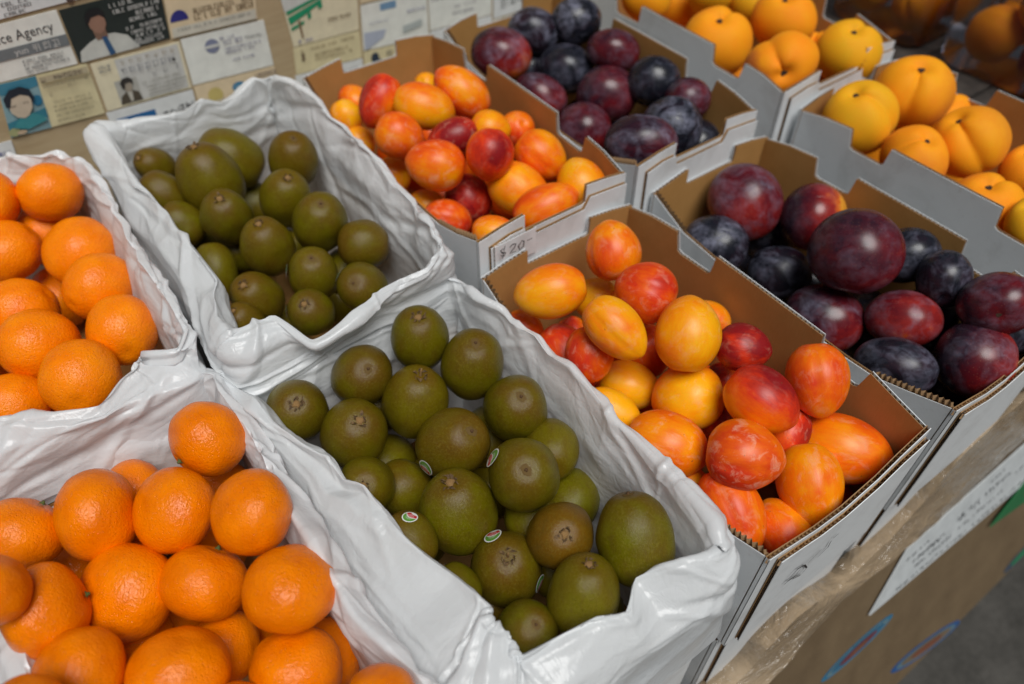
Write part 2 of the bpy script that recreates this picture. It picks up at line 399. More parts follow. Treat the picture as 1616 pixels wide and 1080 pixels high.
def tray(bx, zr, h, label, style='tabs', outer_front=True, group='corrugated fruit trays'):
    x0, x1, y0, y1 = bx
    base = ((x0 + x1) / 2, (y0 + y1) / 2, zr - h)
    root = empty('fruit_tray', base)
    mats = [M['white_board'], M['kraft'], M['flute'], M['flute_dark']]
    def part(name, fn):
        v, f, mi = [], [], []
        fn(v, f, mi)
        mk(name, v, f, mats, root, base, mi)
    W, Ln = x1 - x0, y1 - y0
    so = {'flat': flat_outline}.get(style, side_outline)
    ol, tp = (low_outline if style == 'low' else so)(Ln - 2 * TH - .004, h - .004)
    part('side_panel', lambda v, f, m: board(v, f, m, (x0 + TH, y0 + TH + .002, zr), (0, 1, 0), (0, 0, 1), (-1, 0, 0), ol, edges(tp), warp=0.022))
    ol2, tp2 = so(Ln - 2 * TH - .004, h - .004)
    part('side_panel', lambda v, f, m: board(v, f, m, (x1 - TH, y0 + TH + .002, zr), (0, 1, 0), (0, 0, 1), (1, 0, 0), ol2, edges(tp2), warp=0.012))
    e1, t1 = flat_outline(W, h) if style == 'flat' else (front_outline(W, h) if style == 'low' and y0 < 1 else end_outline(W, h))
    part('end_panel', lambda v, f, m: board(v, f, m, (x0, y0 + TH, zr), (1, 0, 0), (0, 0, 1), (0, -1, 0), e1, edges(t1), warp=0.01, cap=True))
    e2, t2 = flat_outline(W, h) if style == 'flat' else end_outline(W, h)
    part('end_panel', lambda v, f, m: board(v, f, m, (x0, y1 - TH, zr), (1, 0, 0), (0, 0, 1), (0, 1, 0), e2, edges(t2), warp=0.01, cap=True))
    if outer_front:
        # the end flap glued over the front: its cut edge shows dark flutes along the corner
        w0, w1 = 0.055, W - 0.01
        if style == 'low' and y0 < 1: o3 = [(w0 + .012, -h), (w0, -0.045), (0.20 * W, -0.085), (0.32 * W, -0.125), (0.48 * W, -0.145), (0.68 * W, -0.125), (.82 * W, -.07), (w1, -0.05), (w1, -h)]
        elif style == 'flat': o3 = [(w0 + .012, -h), (w0, -.23), (w1, -.23), (w1, -h)]
        else: o3 = [(w0 + .012, -h), (w0, -0.05), (0.18 * W, -.02), (0.27 * W, -0.018), (0.29 * W, -0.085), (0.68 * W, -0.085), (0.72 * W, -0.02), (w1, -0.05), (w1, -h)]
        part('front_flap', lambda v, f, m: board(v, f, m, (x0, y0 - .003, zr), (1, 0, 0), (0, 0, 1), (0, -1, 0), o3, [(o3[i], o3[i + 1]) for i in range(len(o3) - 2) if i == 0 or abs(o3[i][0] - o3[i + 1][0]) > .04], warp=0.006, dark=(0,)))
    v, f = box_vf(x0 + TH + .003, x1 - TH - .003, y0 + TH + .003, y1 - TH - .003, zr - h + .002, zr - h + TH)
    mk('bottom_panel', v, f, M['kraft'], root, base)
    tag(root, label, 'tray', group)
    return root

BX = {'O1': (-2.42, -1.37, 2.05, 4.0), 'O2': (-2.40, -1.30, 0.0, 2.03), 'K1': (-1.22, -.14, 1.94, 3.92), 'K2': (-1.22, -.09, .06, 1.91), 'P1': (.035, 1.0, 1.935, 3.90), 'P2': (0, 1.0, 0, 1.88),
      'D1': (1.09, 2.04, 1.935, 3.90), 'D2': (1.175, 2.12, -0.01, 1.89), 'Y1': (2.32, 3.42, 1.97, 3.90), 'Y2': (2.42, 3.47, 0, 1.90)}
ZR = {'O1': .17, 'O2': 0, 'K1': .17, 'K2': -.02, 'P1': .17, 'P2': 0, 'D1': .17, 'D2': -.01, 'Y1': .17, 'Y2': .06}
H = 0.85
LB = {'O1': 'white tray inside the plastic bag of large oranges at back left', 'O2': 'white tray inside the plastic bag of mandarins at front left',
      'K1': 'white tray inside the back plastic bag of kiwis', 'K2': 'white tray inside the front plastic bag of kiwis',
      'P1': 'white tray of yellow and red plums carrying the $20 price tag', 'P2': 'front white tray of orange plums with handwriting on its front',
      'D1': 'back tray holding dark purple plums beside the business cards', 'D2': 'front tray holding dark purple plums beside the orange plums',
      'Y1': 'back tray of yellow peaches beside the back dark plums', 'Y2': 'right-hand front tray of creased yellow peaches'}
TR = {}
for k in BX:
    TR[k] = tray(BX[k], ZR[k], H, LB[k], style='low' if k[0] in 'PD' else ('flat' if k[0] in 'OK' else 'tabs'), outer_front=k[0] not in 'OK')

# lower course of trays and risers that carry the ones on view
LOW = {'P2': 'lower white tray stacked under the front orange plum tray', 'D2': 'lower white tray stacked under the front dark plum tray', 'K2': 'lower white tray stacked under the front kiwi bag', 'Y2': 'lower white tray stacked under the front peach tray',
       'O2': 'lower white tray stacked under the front mandarin bag'}
for k, lab in LOW.items():
    x0, x1, y0, y1 = BX[k]
    tray((x0 + .0, x1 + .01, y0 + .035, y1 + .0), ZR[k] - H + .2, 1.77 + (ZR[k] - H + .2), lab, 'flat', group='lower course of trays')
for k, lab in (('O1', 'white tray under the back left orange bag'), ('K1', 'white tray under the back kiwi bag'), ('P1', 'white tray under the back yellow plum tray'), ('D1', 'white tray under the back dark plum tray'), ('Y1', 'white tray under the back peach tray')):
    x0, x1, y0, y1 = BX[k]
    tray((x0, x1, y0 + .03, y1 - .01), ZR[k] - H + .2, 1.77 + (ZR[k] - H + .2), lab, 'flat', group='lower course of trays')

# ------------------------------------------------------------------ plastic liner bags
def cr(p0, p1, p2, p3, t):
    return 0.5 * ((2 * p1) + (-p0 + p2) * t + (2 * p0 - 5 * p1 + 4 * p2 - p3) * t * t + (-p0 + 3 * p1 - 3 * p2 + p3) * t ** 3)

def perim_point(bx, s):
    """Point and outward normal on the tray's rim at perimeter length s, from the back left corner round by the right."""
    x0, x1, y0, y1 = bx; W, Ln = x1 - x0, y1 - y0; T = 2 * (W + Ln); s %= T
    def raw(s):
        s %= T
        if s < W: return Vector((x0 + s, y1, 0))
        s -= W
        if s < Ln: return Vector((x1, y1 - s, 0))
        s -= Ln
        if s < W: return Vector((x1 - s, y0, 0))
        s -= W
        return Vector((x0, y0 + s, 0))
    p = (raw(s - .05) + raw(s - .025) + raw(s) + raw(s + .025) + raw(s + .05)) / 5
    d = raw(s + .07) - raw(s - .07)
    nrm = Vector((-d.y, d.x, 0)).normalized()
    return p, nrm

def perim_param(bx, p):
    x0, x1, y0, y1 = bx; W, Ln = x1 - x0, y1 - y0
    best = None
    for s0, ln, a, d in ((0, W, Vector((x0, y1, 0)), Vector((1, 0, 0))), (W, Ln, Vector((x1, y1, 0)), Vector((0, -1, 0))), (W + Ln, W, Vector((x1, y0, 0)), Vector((-1, 0, 0))), (2 * W + Ln, Ln, Vector((x0, y0, 0)), Vector((0, 1, 0)))):
        t = max(0, min(ln, (Vector((p[0], p[1], 0)) - a).dot(d)))
        dist = (a + d * t - Vector((p[0], p[1], 0))).length
        if best is None or dist < best[0] - 1e-6: best = (dist, s0 + t)
    return best[1]

def bag(name, k, crest, hem, label, seed, group='white plastic liner bags'):
    bx = BX[k]; zr = ZR[k]; x0, x1, y0, y1 = bx; T = 2 * (x1 - x0 + y1 - y0)
    ctr = Vector(((x0 + x1) / 2, (y0 + y1) / 2, zr))
    prm = [perim_param(bx, p) for p in crest]
    while prm[0] > T / 2: prm[0] -= T
    for i in range(1, len(prm)):
        while prm[i] < prm[i - 1] - T / 2: prm[i] += T
        if prm[i] <= prm[i - 1]: prm[i] = prm[i - 1] + 0.02
    n = len(crest); C = [Vector(p) for p in crest]
    jr = random.Random(seed); C2, P2_ = [], []
    for i in range(n):                                          # the slack film kinks between the places measured
        nx_ = prm[i + 1] if i < n - 1 else prm[0] + T
        C2.append(C[i]); P2_.append(prm[i])
        m_ = max(0, int((nx_ - prm[i]) / .11) - 1)
        for q in range(m_):
            t = (q + 1) / (m_ + 1) + jr.uniform(-.2, .2) / (m_ + 1)
            C2.append(C[i].lerp(C[(i + 1) % n], t) + Vector((jr.uniform(-.016, .016), jr.uniform(-.016, .016), jr.uniform(-.016, .022)))); P2_.append(prm[i] + (nx_ - prm[i]) * t)
    C, prm, n = C2, P2_, len(C2)
    pp = prm + [prm[0] + T]
    NU, NV = 760, 120
    ring = []
    for i in range(NU):
        s = prm[0] + T * i / NU
        j = 0
        while j < n - 1 and pp[j + 1] < s: j += 1
        t = (s - pp[j]) / (pp[j + 1] - pp[j])
        ring.append((s, cr(C[(j - 1) % n], C[j], C[(j + 1) % n], C[(j + 2) % n], t) * .4 + (C[j] * (1 - t) + C[(j + 1) % n] * t) * .6))
    off = Vector((seed * 13.7, seed * 5.1, seed * 3.3))
    grid = []
    for s, c in ring:
        rim, nr = perim_point(bx, s)
        w1 = noise.noise(Vector((s * 1.6, 0, 0)) + off); w2 = noise.noise(Vector((s * 4.2, 7, 0)) + off)
        hz = hem(s, rim) + 0.05 * w1 + 0.03 * w2
        out_c = c + nr * 0.035
        lean = (c - rim).dot(nr)                        # negative: the film sags inward over the rim
        K = [Vector((rim.x, rim.y, zr - .78)) - nr * .16, Vector((rim.x, rim.y, zr - .55)) - nr * .085,
             Vector((rim.x, rim.y, zr - .28)) - nr * (.055 + .02 * w2) + nr * min(0, lean) * 0.35,
             Vector((rim.x, rim.y, 0)) * .3 + Vector((c.x, c.y, 0)) * .7 - nr * .04 + Vector((0, 0, min(c.z - .06, zr - .02) - .06)),
             c - nr * (.012 + .010 * w2) + Vector((0, 0, -.045)), c, c + nr * .03 + Vector((0, 0, -.016)),
             Vector((rim.x, rim.y, 0)) * .55 + Vector((c.x, c.y, 0)) * .45 + nr * .055 + Vector((0, 0, (c.z * .45 + zr * .55) - .035)),
             Vector((rim.x, rim.y, zr - .10)) + nr * (.040 + .012 * w1), Vector((rim.x, rim.y, zr - .10 - (hz - .1) * .5)) + nr * (.045 + .015 * w2), Vector((rim.x, rim.y, zr - hz)) + nr * (.05 + .02 * w1)]
        col = []
        m = len(K) - 1
        for v in range(NV):
            q = v / (NV - 1) * m; a = min(int(q), m - 1); t = q - a
            col.append(cr(K[max(a - 1, 0)], K[a], K[a + 1], K[min(a + 2, m)], t) * .3 + K[a].lerp(K[a + 1], t) * .7)
        grid.append(col)
    # crumple: slack swells plus straight, sharp creases, along the film's own normal
    G = np.array([[tuple(p) for p in col] for col in grid])
    du = np.roll(G, -1, 0) - np.roll(G, 1, 0); dv = np.gradient(G, axis=1)
    nr = np.cross(du, dv); nr /= np.linalg.norm(nr, axis=2, keepdims=True) + 1e-12
    S = np.array([r[0] for r in ring])[:, None] * np.ones((1, NV))
    seg = np.linalg.norm(np.diff(G, axis=1), axis=2).mean(0); Q = np.concatenate([[0], np.cumsum(seg)])[None, :] * np.ones((NU, 1))
    qn = np.linspace(0, 1, NV)[None, :]
    amp = (0.45 + 0.55 * np.exp(-((qn - .60) / .30) ** 2)) * np.clip(qn / .22, 0, 1)
    D = np.zeros((NU, NV))
    MSK = np.zeros((NU, NV))
    for i in range(0, NU):
        for v in range(0, NV):
            e = grid[i][v] * 1.0 + off
            D[i, v] = 0.022 * noise.noise(e * 1.5); MSK[i, v] = min(1.0, max(0.0, .5 + 1.6 * noise.noise(e * 2.3 + Vector((5, 5, 5)))))
    rg = np.random.default_rng(seed); L = Q[0, -1]; s00 = S[0, 0]
    def cells(n, stretch, warp):
        """Squared distance to scattered points: hollow facets that meet in sharp ridges, longer along the rim."""
        ps = rg.uniform(0, T, n); pq = rg.uniform(0, L, n)
        ps = np.concatenate([ps - T, ps, ps + T]); pq = np.tile(pq, 3)
        X = (S - s00) + warp * np.sin(Q * 5.0 + seed); Y = Q + warp * .6 * np.sin((S - s00) * 3.1 + seed * 2)
        best = np.full(X.shape, 9.0)
        for a_, b_ in zip(ps, pq):
            best = np.minimum(best, ((X - a_) / stretch) ** 2 + ((Y - b_) * stretch) ** 2)
        return best
    for n_, st_, wp_, am_ in ((60, 1.5, .08, .24), (240, 1.35, .04, .34), (850, 1.25, .02, .34)):
        F = cells(n_, st_, wp_) ** .75
        D += am_ * (F - F.mean()) * (MSK if n_ > 100 else 1.0)
    for k in range(90):
        s0 = rg.uniform(0, T); q0 = L * rg.uniform(.28, .98)
        th = rg.choice([rg.normal(0, .18), rg.normal(0, .4), rg.uniform(-1.57, 1.57)]); ln = rg.uniform(.2, .9); wd = rg.uniform(.014, .05); am = rg.choice([-1, 1, 1]) * rg.uniform(.25, .6) * wd
        dsx = (S - s00 - s0 + T / 2) % T - T / 2; dq = Q - q0
        bend = rg.uniform(-.35, .35)
        al = dsx * np.cos(th) + dq * np.sin(th); ac = -dsx * np.sin(th) + dq * np.cos(th) + bend * al * al
        wloc = wd * (1 - .6 * np.clip(np.abs(al) / ln, 0, 1))
        D += am * np.clip(1 - np.abs(ac) / wloc, 0, 1) * np.clip(1.25 - np.abs(al) / ln, 0, 1)
    V = G + nr * (D * amp)[:, :, None]
    # keep the film on the fruit's side of the tray wall
    verts = [Vector(p) for p in V.reshape(-1, 3)]
    faces = [(i * NV + v, ((i + 1) % NU) * NV + v, ((i + 1) % NU) * NV + v + 1, i * NV + v + 1) for i in range(NU) for v in range(NV - 1)]
    o = mk(name, verts, faces, M['film'], None, (ctr.x, ctr.y, zr - .80), None, True)
    ul = o.data.uv_layers.new(name='UVMap'); ix = np.zeros(len(o.data.loops), int); o.data.loops.foreach_get('vertex_index', ix)
    SS = (S - S[0, 0]).reshape(-1)[ix]; QQ = Q.reshape(-1)[ix]
    fi = np.repeat(np.arange(len(o.data.polygons)), 4); last = (fi // (NV - 1)) == NU - 1
    SS = np.where(last & (ix < NV), T, SS)
    ul.data.foreach_set('uv', np.stack([SS + seed, QQ], 1).reshape(-1))
    return tag(o, label, 'bag', group)

bag('liner_bag', 'K2', [(-1.3029,2.0060,0.0600), (-.95, 1.93, .03), (-.6, 1.93, .02), (-.3, 1.95, .04), (-0.2136,1.9356,0.0800),
    (-0.1311,1.8105,0.0700), (-0.0845,1.5866,0.0600), (-0.0688,1.2429,0.0500), (-0.0471,0.9835,0.0600), (-0.0613,0.6840,0.0500), (-0.0743,0.4187,0.0700), (-0.1003,0.2116,0.0800),
    (-0.1510,0.1261,0.0600), (-0.2997,0.1743,0.0800), (-0.4520,0.2376,0.0200), (-0.5577,0.1653,0.0300), (-0.7882,0.2286,0.0500), (-0.9647,0.2646,0.0300),
    (-0.9561,0.4925,0.0600), (-1.0178,0.7412,0.0500), (-1.0534,0.9886,0.0500), (-1.1196,1.3412,0.0500), (-1.2167,1.6289,0.0600), (-1.2695,1.9033,0.0500)],
    lambda s, r: .52 if r.y < .3 else .3, 'white plastic bag round the front kiwis, nearest the camera', 3)
bag('liner_bag', 'K1', [(-1.1942,3.8520,0.2800), (-0.9584,3.8425,0.2600), (-0.7243,3.7791,0.2700), (-0.6169,3.7630,0.3200), (-0.5213,3.7457,0.2700), (-0.2895,3.8034,0.3100), (-0.1888,3.7470,0.3300),
    (-0.1192,3.5470,0.3200), (-0.0745,3.1125,0.2800), (-0.0821,2.6803,0.2500), (-0.1176,2.2678,0.2500), (-0.1793,1.9395,0.2700),
    (-0.2958,1.8809,0.2400), (-0.5309,1.8975,0.2200), (-0.7601,1.8322,0.2100), (-0.9147,1.8358,0.1800), (-0.9901,2.0190,0.2200), (-1.1909,2.0359,0.2200), (-1.1983,2.1679,0.2200),
    (-1.1033,2.4146,0.2200), (-1.1343,2.8416,0.2400), (-1.1435,3.1926,0.2600), (-1.1729,3.6726,0.2700)],
    lambda s, r: .21 if r.y < 2.2 else .4, 'white plastic bag round the back kiwis, its corner peaking before the cards', 7)
bag('liner_bag', 'O1', [(-2.43, 4.02, .22), (-1.8837,4.0293,0.2200), (-1.6978,4.0065,0.2200), (-1.4398,3.8635,0.2500), (-1.3467,3.7237,0.2200), (-1.3324,3.4322,0.2000), (-1.3366,3.1004,0.2000), (-1.3447,2.6036,0.2000), (-1.3454,2.2053,0.2000),
    (-1.4201,2.1181,0.1800), (-1.5349,2.2280,0.1400), (-1.6528,2.1563,0.1400), (-1.7736,2.0529,0.1500), (-1.9662,2.1090,0.1700), (-2.1027,2.1720,0.1900), (-2.2279,2.2172,0.2000), (-2.44, 2.6, .2), (-2.44, 3.2, .2)],
    lambda s, r: .34, 'white plastic bag round the large oranges at back left', 12)
bag('liner_bag', 'O2', [(-2.42, 2.06, .06), (-2.1545,2.2167,0.0600), (-1.9306,2.1316,0.0500), (-1.6841,2.0808,0.0500), (-1.4064,2.0734,0.0600), (-1.3268,2.0031,0.0800), (-1.3249,1.6766,0.0600), (-1.3308,1.4485,0.0500), (-1.3394,1.1426,0.0500), (-1.3381,0.7896,0.0500), (-1.3008,0.5436,0.0500), (-1.2562,0.3349,0.0500),
    (-1.32, .05, .04), (-1.6, .02, .05), (-2.0, .02, .05), (-2.38, .03, .06), (-2.40, .5, .06), (-2.2992,1.1236,0.0500), (-2.2776,1.3081,0.0600), (-2.2627,1.4717,0.0700), (-2.2987,1.6120,0.0500)],
    lambda s, r: .34, 'white plastic bag round the glossy mandarins at front left', 21)

FRUITS={
 'O1':[
  (-1.555,3.769,0.079,0.152,0.171,0.171,-0.975,-0.183,0.124,0.099,-0.863,-0.496,'',0,1,2,3),
  (-1.829,3.825,0.119,0.135,0.161,0.161,0.170,-0.857,0.487,0.916,-0.044,-0.398,'',0,1,1,3),
  (-1.563,3.336,-0.042,0.178,0.193,0.193,0.945,0.158,0.285,0.326,-0.499,-0.803,'',0,2,1,2),
  (-1.875,3.551,-0.030,0.156,0.173,0.173,0.912,0.116,0.395,0.410,-0.321,-0.853,'',0,2,0,2),
  (-1.561,3.000,-0.037,0.161,0.179,0.179,-0.870,-0.471,0.146,0.405,-0.852,-0.332,'',0,3,2,3),
  (-1.932,3.148,-0.111,0.177,0.166,0.166,0.915,-0.104,0.390,0.370,-0.167,-0.914,'',0,3,1,3),
  (-1.916,2.816,-0.076,0.188,0.175,0.175,0.450,-0.891,0.056,0.714,0.322,-0.622,'',0,4,0,2),
  (-1.564,2.684,-0.080,0.157,0.179,0.179,-0.133,-0.991,0.006,0.931,-0.127,-0.343,'',0,4,1,2),
  (-1.810,2.472,-0.061,0.169,0.185,0.185,-0.276,-0.950,0.144,0.872,-0.310,-0.379,'',0,5,1,2),
  (-2.110,2.585,-0.138,0.136,0.150,0.150,-0.939,0.156,0.307,-0.344,-0.449,-0.824,'',0,5,0,2),
  (-1.694,3.813,-0.186,0.148,0.172,0.172,0.337,-0.940,0.051,0.865,0.288,-0.411,'',1,1,0,1),
  (-1.780,3.573,-0.443,0.157,0.181,0.181,0.041,0.055,0.998,0.977,-0.210,-0.029,'',1,2,0,1),
  (-2.108,3.692,-0.106,0.154,0.185,0.185,-0.232,0.873,0.429,0.913,0.347,-0.213,'',0,1,0,3),
  (-2.217,2.973,-0.085,0.142,0.168,0.168,-0.919,-0.277,0.281,0.141,-0.896,-0.421,'',0,3,0,3),
 ],
 'O2':[
  (-1.469,1.758,-0.007,0.163,0.163,0.153,-0.950,-0.309,0.043,0.215,-0.747,-0.629,'',0,1,2,3),
  (-1.953,1.700,-0.046,0.184,0.184,0.158,0.956,-0.284,-0.072,0.272,0.768,0.579,'',0,1,1,3),
  (-1.704,1.540,-0.044,0.171,0.171,0.147,0.626,0.000,-0.779,0.577,0.672,0.464,'',0,2,2,3),
  (-1.461,1.279,0.059,0.163,0.163,0.152,0.743,-0.084,-0.664,0.517,0.703,0.489,'',0,3,2,3),
  (-2.214,1.805,-0.059,0.160,0.160,0.137,0.841,0.356,0.407,-0.540,0.568,0.621,'',0,1,0,3),
  (-2.209,1.381,0.004,0.171,0.171,0.147,0.990,-0.131,-0.050,0.137,0.826,0.547,'',0,2,0,3),
  (-1.981,1.388,-0.160,0.187,0.187,0.161,0.618,0.127,-0.776,0.412,0.788,0.457,'',0,2,1,3),
  (-1.726,1.242,-0.145,0.166,0.166,0.146,0.733,0.451,0.509,-0.670,0.607,0.427,'',0,3,1,3),
  (-1.474,0.941,0.011,0.168,0.168,0.155,-0.363,-0.324,-0.874,0.884,-0.416,-0.213,'',0,4,2,4),
  (-2.179,1.113,-0.027,0.150,0.150,0.144,0.505,-0.012,-0.863,0.561,0.765,0.317,'',0,3,0,3),
  (-1.915,0.956,-0.111,0.174,0.174,0.150,-0.487,-0.396,-0.779,0.856,-0.396,-0.333,'',0,4,1,4),
  (-1.585,0.770,-0.216,0.165,0.165,0.159,-0.416,-0.497,-0.761,0.883,-0.421,-0.208,'',0,4,3,4),
  (-1.396,0.391,0.107,0.112,0.112,0.102,-0.378,-0.448,-0.810,0.862,-0.491,-0.131,'',0,6,1,2),
  (-1.454,0.849,-0.455,0.143,0.143,0.136,-0.902,0.429,-0.048,-0.012,-0.136,-0.991,'',1,4,1,2),
  (-2.206,1.858,-0.500,0.150,0.150,0.136,-0.787,-0.328,0.523,0.212,0.652,0.728,'',1,1,0,4),
  (-1.946,1.443,-0.627,0.151,0.151,0.147,-0.481,0.498,-0.722,0.480,0.838,0.258,'',1,2,2,3),
  (-1.778,1.079,-0.371,0.140,0.140,0.139,-0.779,0.587,-0.219,0.438,0.260,-0.860,'',1,3,0,2),
  (-1.668,1.204,-0.576,0.144,0.144,0.142,-0.707,0.262,-0.657,0.593,-0.286,-0.753,'',1,3,1,2),
  (-1.826,0.711,-0.129,0.126,0.126,0.117,-0.421,-0.469,-0.777,0.892,-0.369,-0.261,'',0,5,0,1),
  (-1.816,1.869,-0.229,0.140,0.140,0.128,-0.966,-0.260,-0.005,-0.192,0.699,0.689,'',1,1,2,4),
  (-2.045,1.338,-0.414,0.131,0.131,0.127,-0.038,0.932,-0.360,0.691,0.285,0.665,'',1,2,1,3),
  (-2.260,1.383,0.254,0.120,0.120,0.104,-0.976,-0.109,-0.187,-0.174,0.908,0.381,'',1,2,0,3),
  (-2.269,0.934,0.248,0.107,0.107,0.100,-0.473,-0.487,-0.734,0.315,0.685,-0.657,'',1,4,0,2),
  (-2.144,0.943,-0.244,0.130,0.130,0.125,-0.430,-0.379,-0.820,0.897,-0.286,-0.338,'',0,4,0,4),
  (-1.612,0.513,-0.126,0.137,0.137,0.122,-0.433,-0.563,-0.704,0.879,-0.438,-0.190,'',0,6,0,2),
  (-1.528,1.851,-0.475,0.146,0.146,0.139,0.051,0.968,0.244,0.815,-0.182,0.550,'',1,1,3,4),
  (-1.985,1.764,-0.407,0.138,0.138,0.128,0.865,0.174,-0.470,0.223,0.706,0.672,'',1,1,1,4),
 ],
 'K1':[
  (-0.997,3.758,0.023,0.102,0.102,0.130,-0.588,-0.170,0.791,0.230,0.902,0.365,'end',0,1,0,2),
  (-0.802,3.373,0.064,0.173,0.173,0.219,-0.099,0.193,0.976,0.832,-0.522,0.187,'end',0,2,1,2),
  (-0.598,3.652,-0.035,0.177,0.177,0.204,0.673,-0.501,-0.545,-0.546,-0.833,0.092,'',0,1,1,2),
  (-0.337,3.304,0.044,0.148,0.148,0.188,0.081,-0.306,0.948,-0.126,-0.947,-0.295,'tip',0,3,1,2),
  (-0.512,3.046,0.012,0.143,0.143,0.181,0.136,-0.350,0.927,0.655,-0.671,-0.349,'end',0,4,1,2),
  (-0.459,2.727,0.022,0.150,0.150,0.191,0.017,-0.397,0.918,0.736,0.627,0.257,'tip',0,5,2,3),
  (-0.845,3.060,0.030,0.138,0.138,0.175,-0.074,-0.304,0.950,-0.575,0.791,0.208,'end',0,4,0,2),
  (-1.045,3.488,0.003,0.116,0.116,0.148,0.414,-0.537,-0.735,0.646,-0.395,0.653,'',0,2,0,2),
  (-1.050,3.250,-0.047,0.117,0.117,0.135,-0.405,0.567,0.717,0.781,0.622,-0.050,'',0,3,0,2),
  (-0.763,2.731,0.007,0.138,0.138,0.176,-0.073,-0.096,0.993,-0.652,0.758,0.026,'end',0,5,1,3),
  (-0.342,2.469,-0.015,0.136,0.136,0.138,0.877,-0.463,-0.130,-0.194,-0.587,0.786,'',0,6,3,4),
  (-1.039,2.848,-0.121,0.117,0.117,0.166,-0.283,-0.588,-0.757,0.530,-0.754,0.388,'',0,5,0,3),
  (-0.657,2.425,-0.020,0.130,0.130,0.165,-0.028,-0.329,0.944,-0.113,-0.937,-0.330,'tip',0,6,2,4),
  (-0.940,2.517,-0.093,0.128,0.128,0.162,-0.328,-0.225,0.917,0.337,-0.935,-0.109,'end',0,6,1,4),
  (-1.069,2.344,-0.047,0.095,0.095,0.121,-0.289,-0.107,0.951,0.915,-0.322,0.242,'end',0,6,0,4),
  (-0.776,2.221,-0.055,0.115,0.115,0.146,-0.273,-0.382,0.883,-0.257,0.913,0.316,'end',0,7,0,2),
  (-0.496,2.208,-0.034,0.126,0.126,0.160,-0.439,-0.454,0.775,0.169,-0.889,-0.425,'tip',0,7,1,2),
  (-0.574,3.609,-0.344,0.142,0.142,0.164,-0.615,0.714,0.335,0.784,0.598,0.164,'',1,1,0,1),
  (-0.816,3.159,-0.294,0.135,0.135,0.155,-0.588,-0.415,0.694,0.784,-0.505,0.362,'',1,3,1,2),
  (-0.577,2.996,-0.304,0.129,0.129,0.149,0.897,-0.218,-0.385,-0.388,-0.804,-0.450,'',1,4,0,1),
  (-0.412,2.646,-0.309,0.127,0.127,0.146,0.402,0.856,0.325,0.048,-0.374,0.926,'',1,5,0,1),
  (-1.021,3.331,-0.308,0.127,0.127,0.146,-0.009,-0.788,-0.616,0.671,-0.461,0.581,'',1,3,0,2),
 ],
 'K2':[
  (-0.439,1.753,-0.047,0.143,0.143,0.182,-0.040,-0.170,0.985,-0.355,-0.919,-0.173,'end',0,1,2,3),
  (-0.312,1.499,-0.088,0.154,0.154,0.195,0.004,-0.207,0.978,-0.626,-0.764,-0.158,'tip',0,2,2,3),
  (-0.755,1.757,-0.105,0.144,0.144,0.182,0.001,-0.562,0.827,-0.768,-0.530,-0.360,'tip',0,1,1,3),
  (-0.615,1.523,-0.166,0.152,0.152,0.194,0.193,-0.083,0.978,-0.465,0.870,0.166,'stem',0,2,1,3),
  (-0.278,1.203,-0.142,0.150,0.150,0.190,-0.100,-0.354,0.930,0.144,0.920,0.366,'tip',0,3,2,3),
  (-1.083,1.767,-0.122,0.140,0.140,0.177,-0.072,-0.510,0.857,0.043,-0.860,-0.508,'end',0,1,0,3),
  (-0.926,1.545,-0.185,0.153,0.153,0.194,0.101,-0.397,0.912,-0.124,0.905,0.407,'end',0,2,0,3),
  (-0.607,1.221,-0.160,0.156,0.156,0.198,0.247,-0.473,0.846,-0.365,0.763,0.533,'tip',0,3,1,3),
  (-0.475,0.879,-0.092,0.155,0.155,0.196,-0.234,-0.389,0.891,-0.210,-0.874,-0.437,'tip',0,4,2,3),
  (-1.007,1.292,-0.208,0.126,0.126,0.160,-0.226,-0.486,0.844,0.226,-0.869,-0.440,'end',0,3,0,3),
  (-0.758,0.954,-0.210,0.162,0.162,0.206,-0.030,0.168,0.985,0.965,-0.251,0.072,'end',0,4,1,3),
  (-0.499,0.600,-0.171,0.138,0.138,0.175,-0.219,-0.372,0.902,-0.840,-0.399,-0.368,'end',0,5,2,3),
  (-0.295,0.391,-0.101,0.150,0.150,0.190,0.260,0.641,0.722,0.921,-0.389,0.014,'tip',0,6,2,3),
  (-0.717,0.672,-0.312,0.151,0.151,0.191,-0.075,-0.180,0.981,-0.318,0.937,0.147,'stem',0,5,1,3),
  (-0.588,0.347,-0.148,0.140,0.140,0.178,0.216,0.187,0.958,0.975,0.008,-0.222,'end',0,6,1,3),
  (-0.820,0.396,-0.249,0.119,0.119,0.151,0.061,-0.293,0.954,0.230,0.934,0.273,'tip',0,6,0,3),
  (-1.011,0.920,-0.131,0.111,0.111,0.124,0.164,-0.892,-0.422,0.967,0.062,0.246,'',0,4,0,3),
  (-0.945,0.692,-0.244,0.097,0.097,0.107,0.021,0.924,0.381,0.944,0.107,-0.311,'',0,5,0,3),
  (-0.256,0.804,-0.412,0.130,0.130,0.150,0.836,0.506,-0.211,-0.102,0.521,0.848,'',1,4,2,3),
  (-0.837,1.294,-0.408,0.131,0.131,0.151,0.510,-0.355,-0.783,-0.171,-0.935,0.312,'',1,3,0,3),
  (-0.820,1.525,-0.518,0.140,0.140,0.160,0.918,0.391,-0.067,-0.189,0.578,0.794,'',1,2,0,1),
  (-0.655,1.336,-0.573,0.134,0.134,0.154,-0.663,0.748,-0.023,-0.747,-0.663,-0.050,'',1,3,1,3),
  (-0.340,1.352,-0.487,0.143,0.143,0.165,-0.742,-0.652,0.157,0.220,-0.458,-0.862,'',1,3,2,3),
  (-0.485,0.614,-0.519,0.125,0.125,0.143,-0.749,0.138,0.648,0.660,0.241,0.712,'',1,5,1,2),
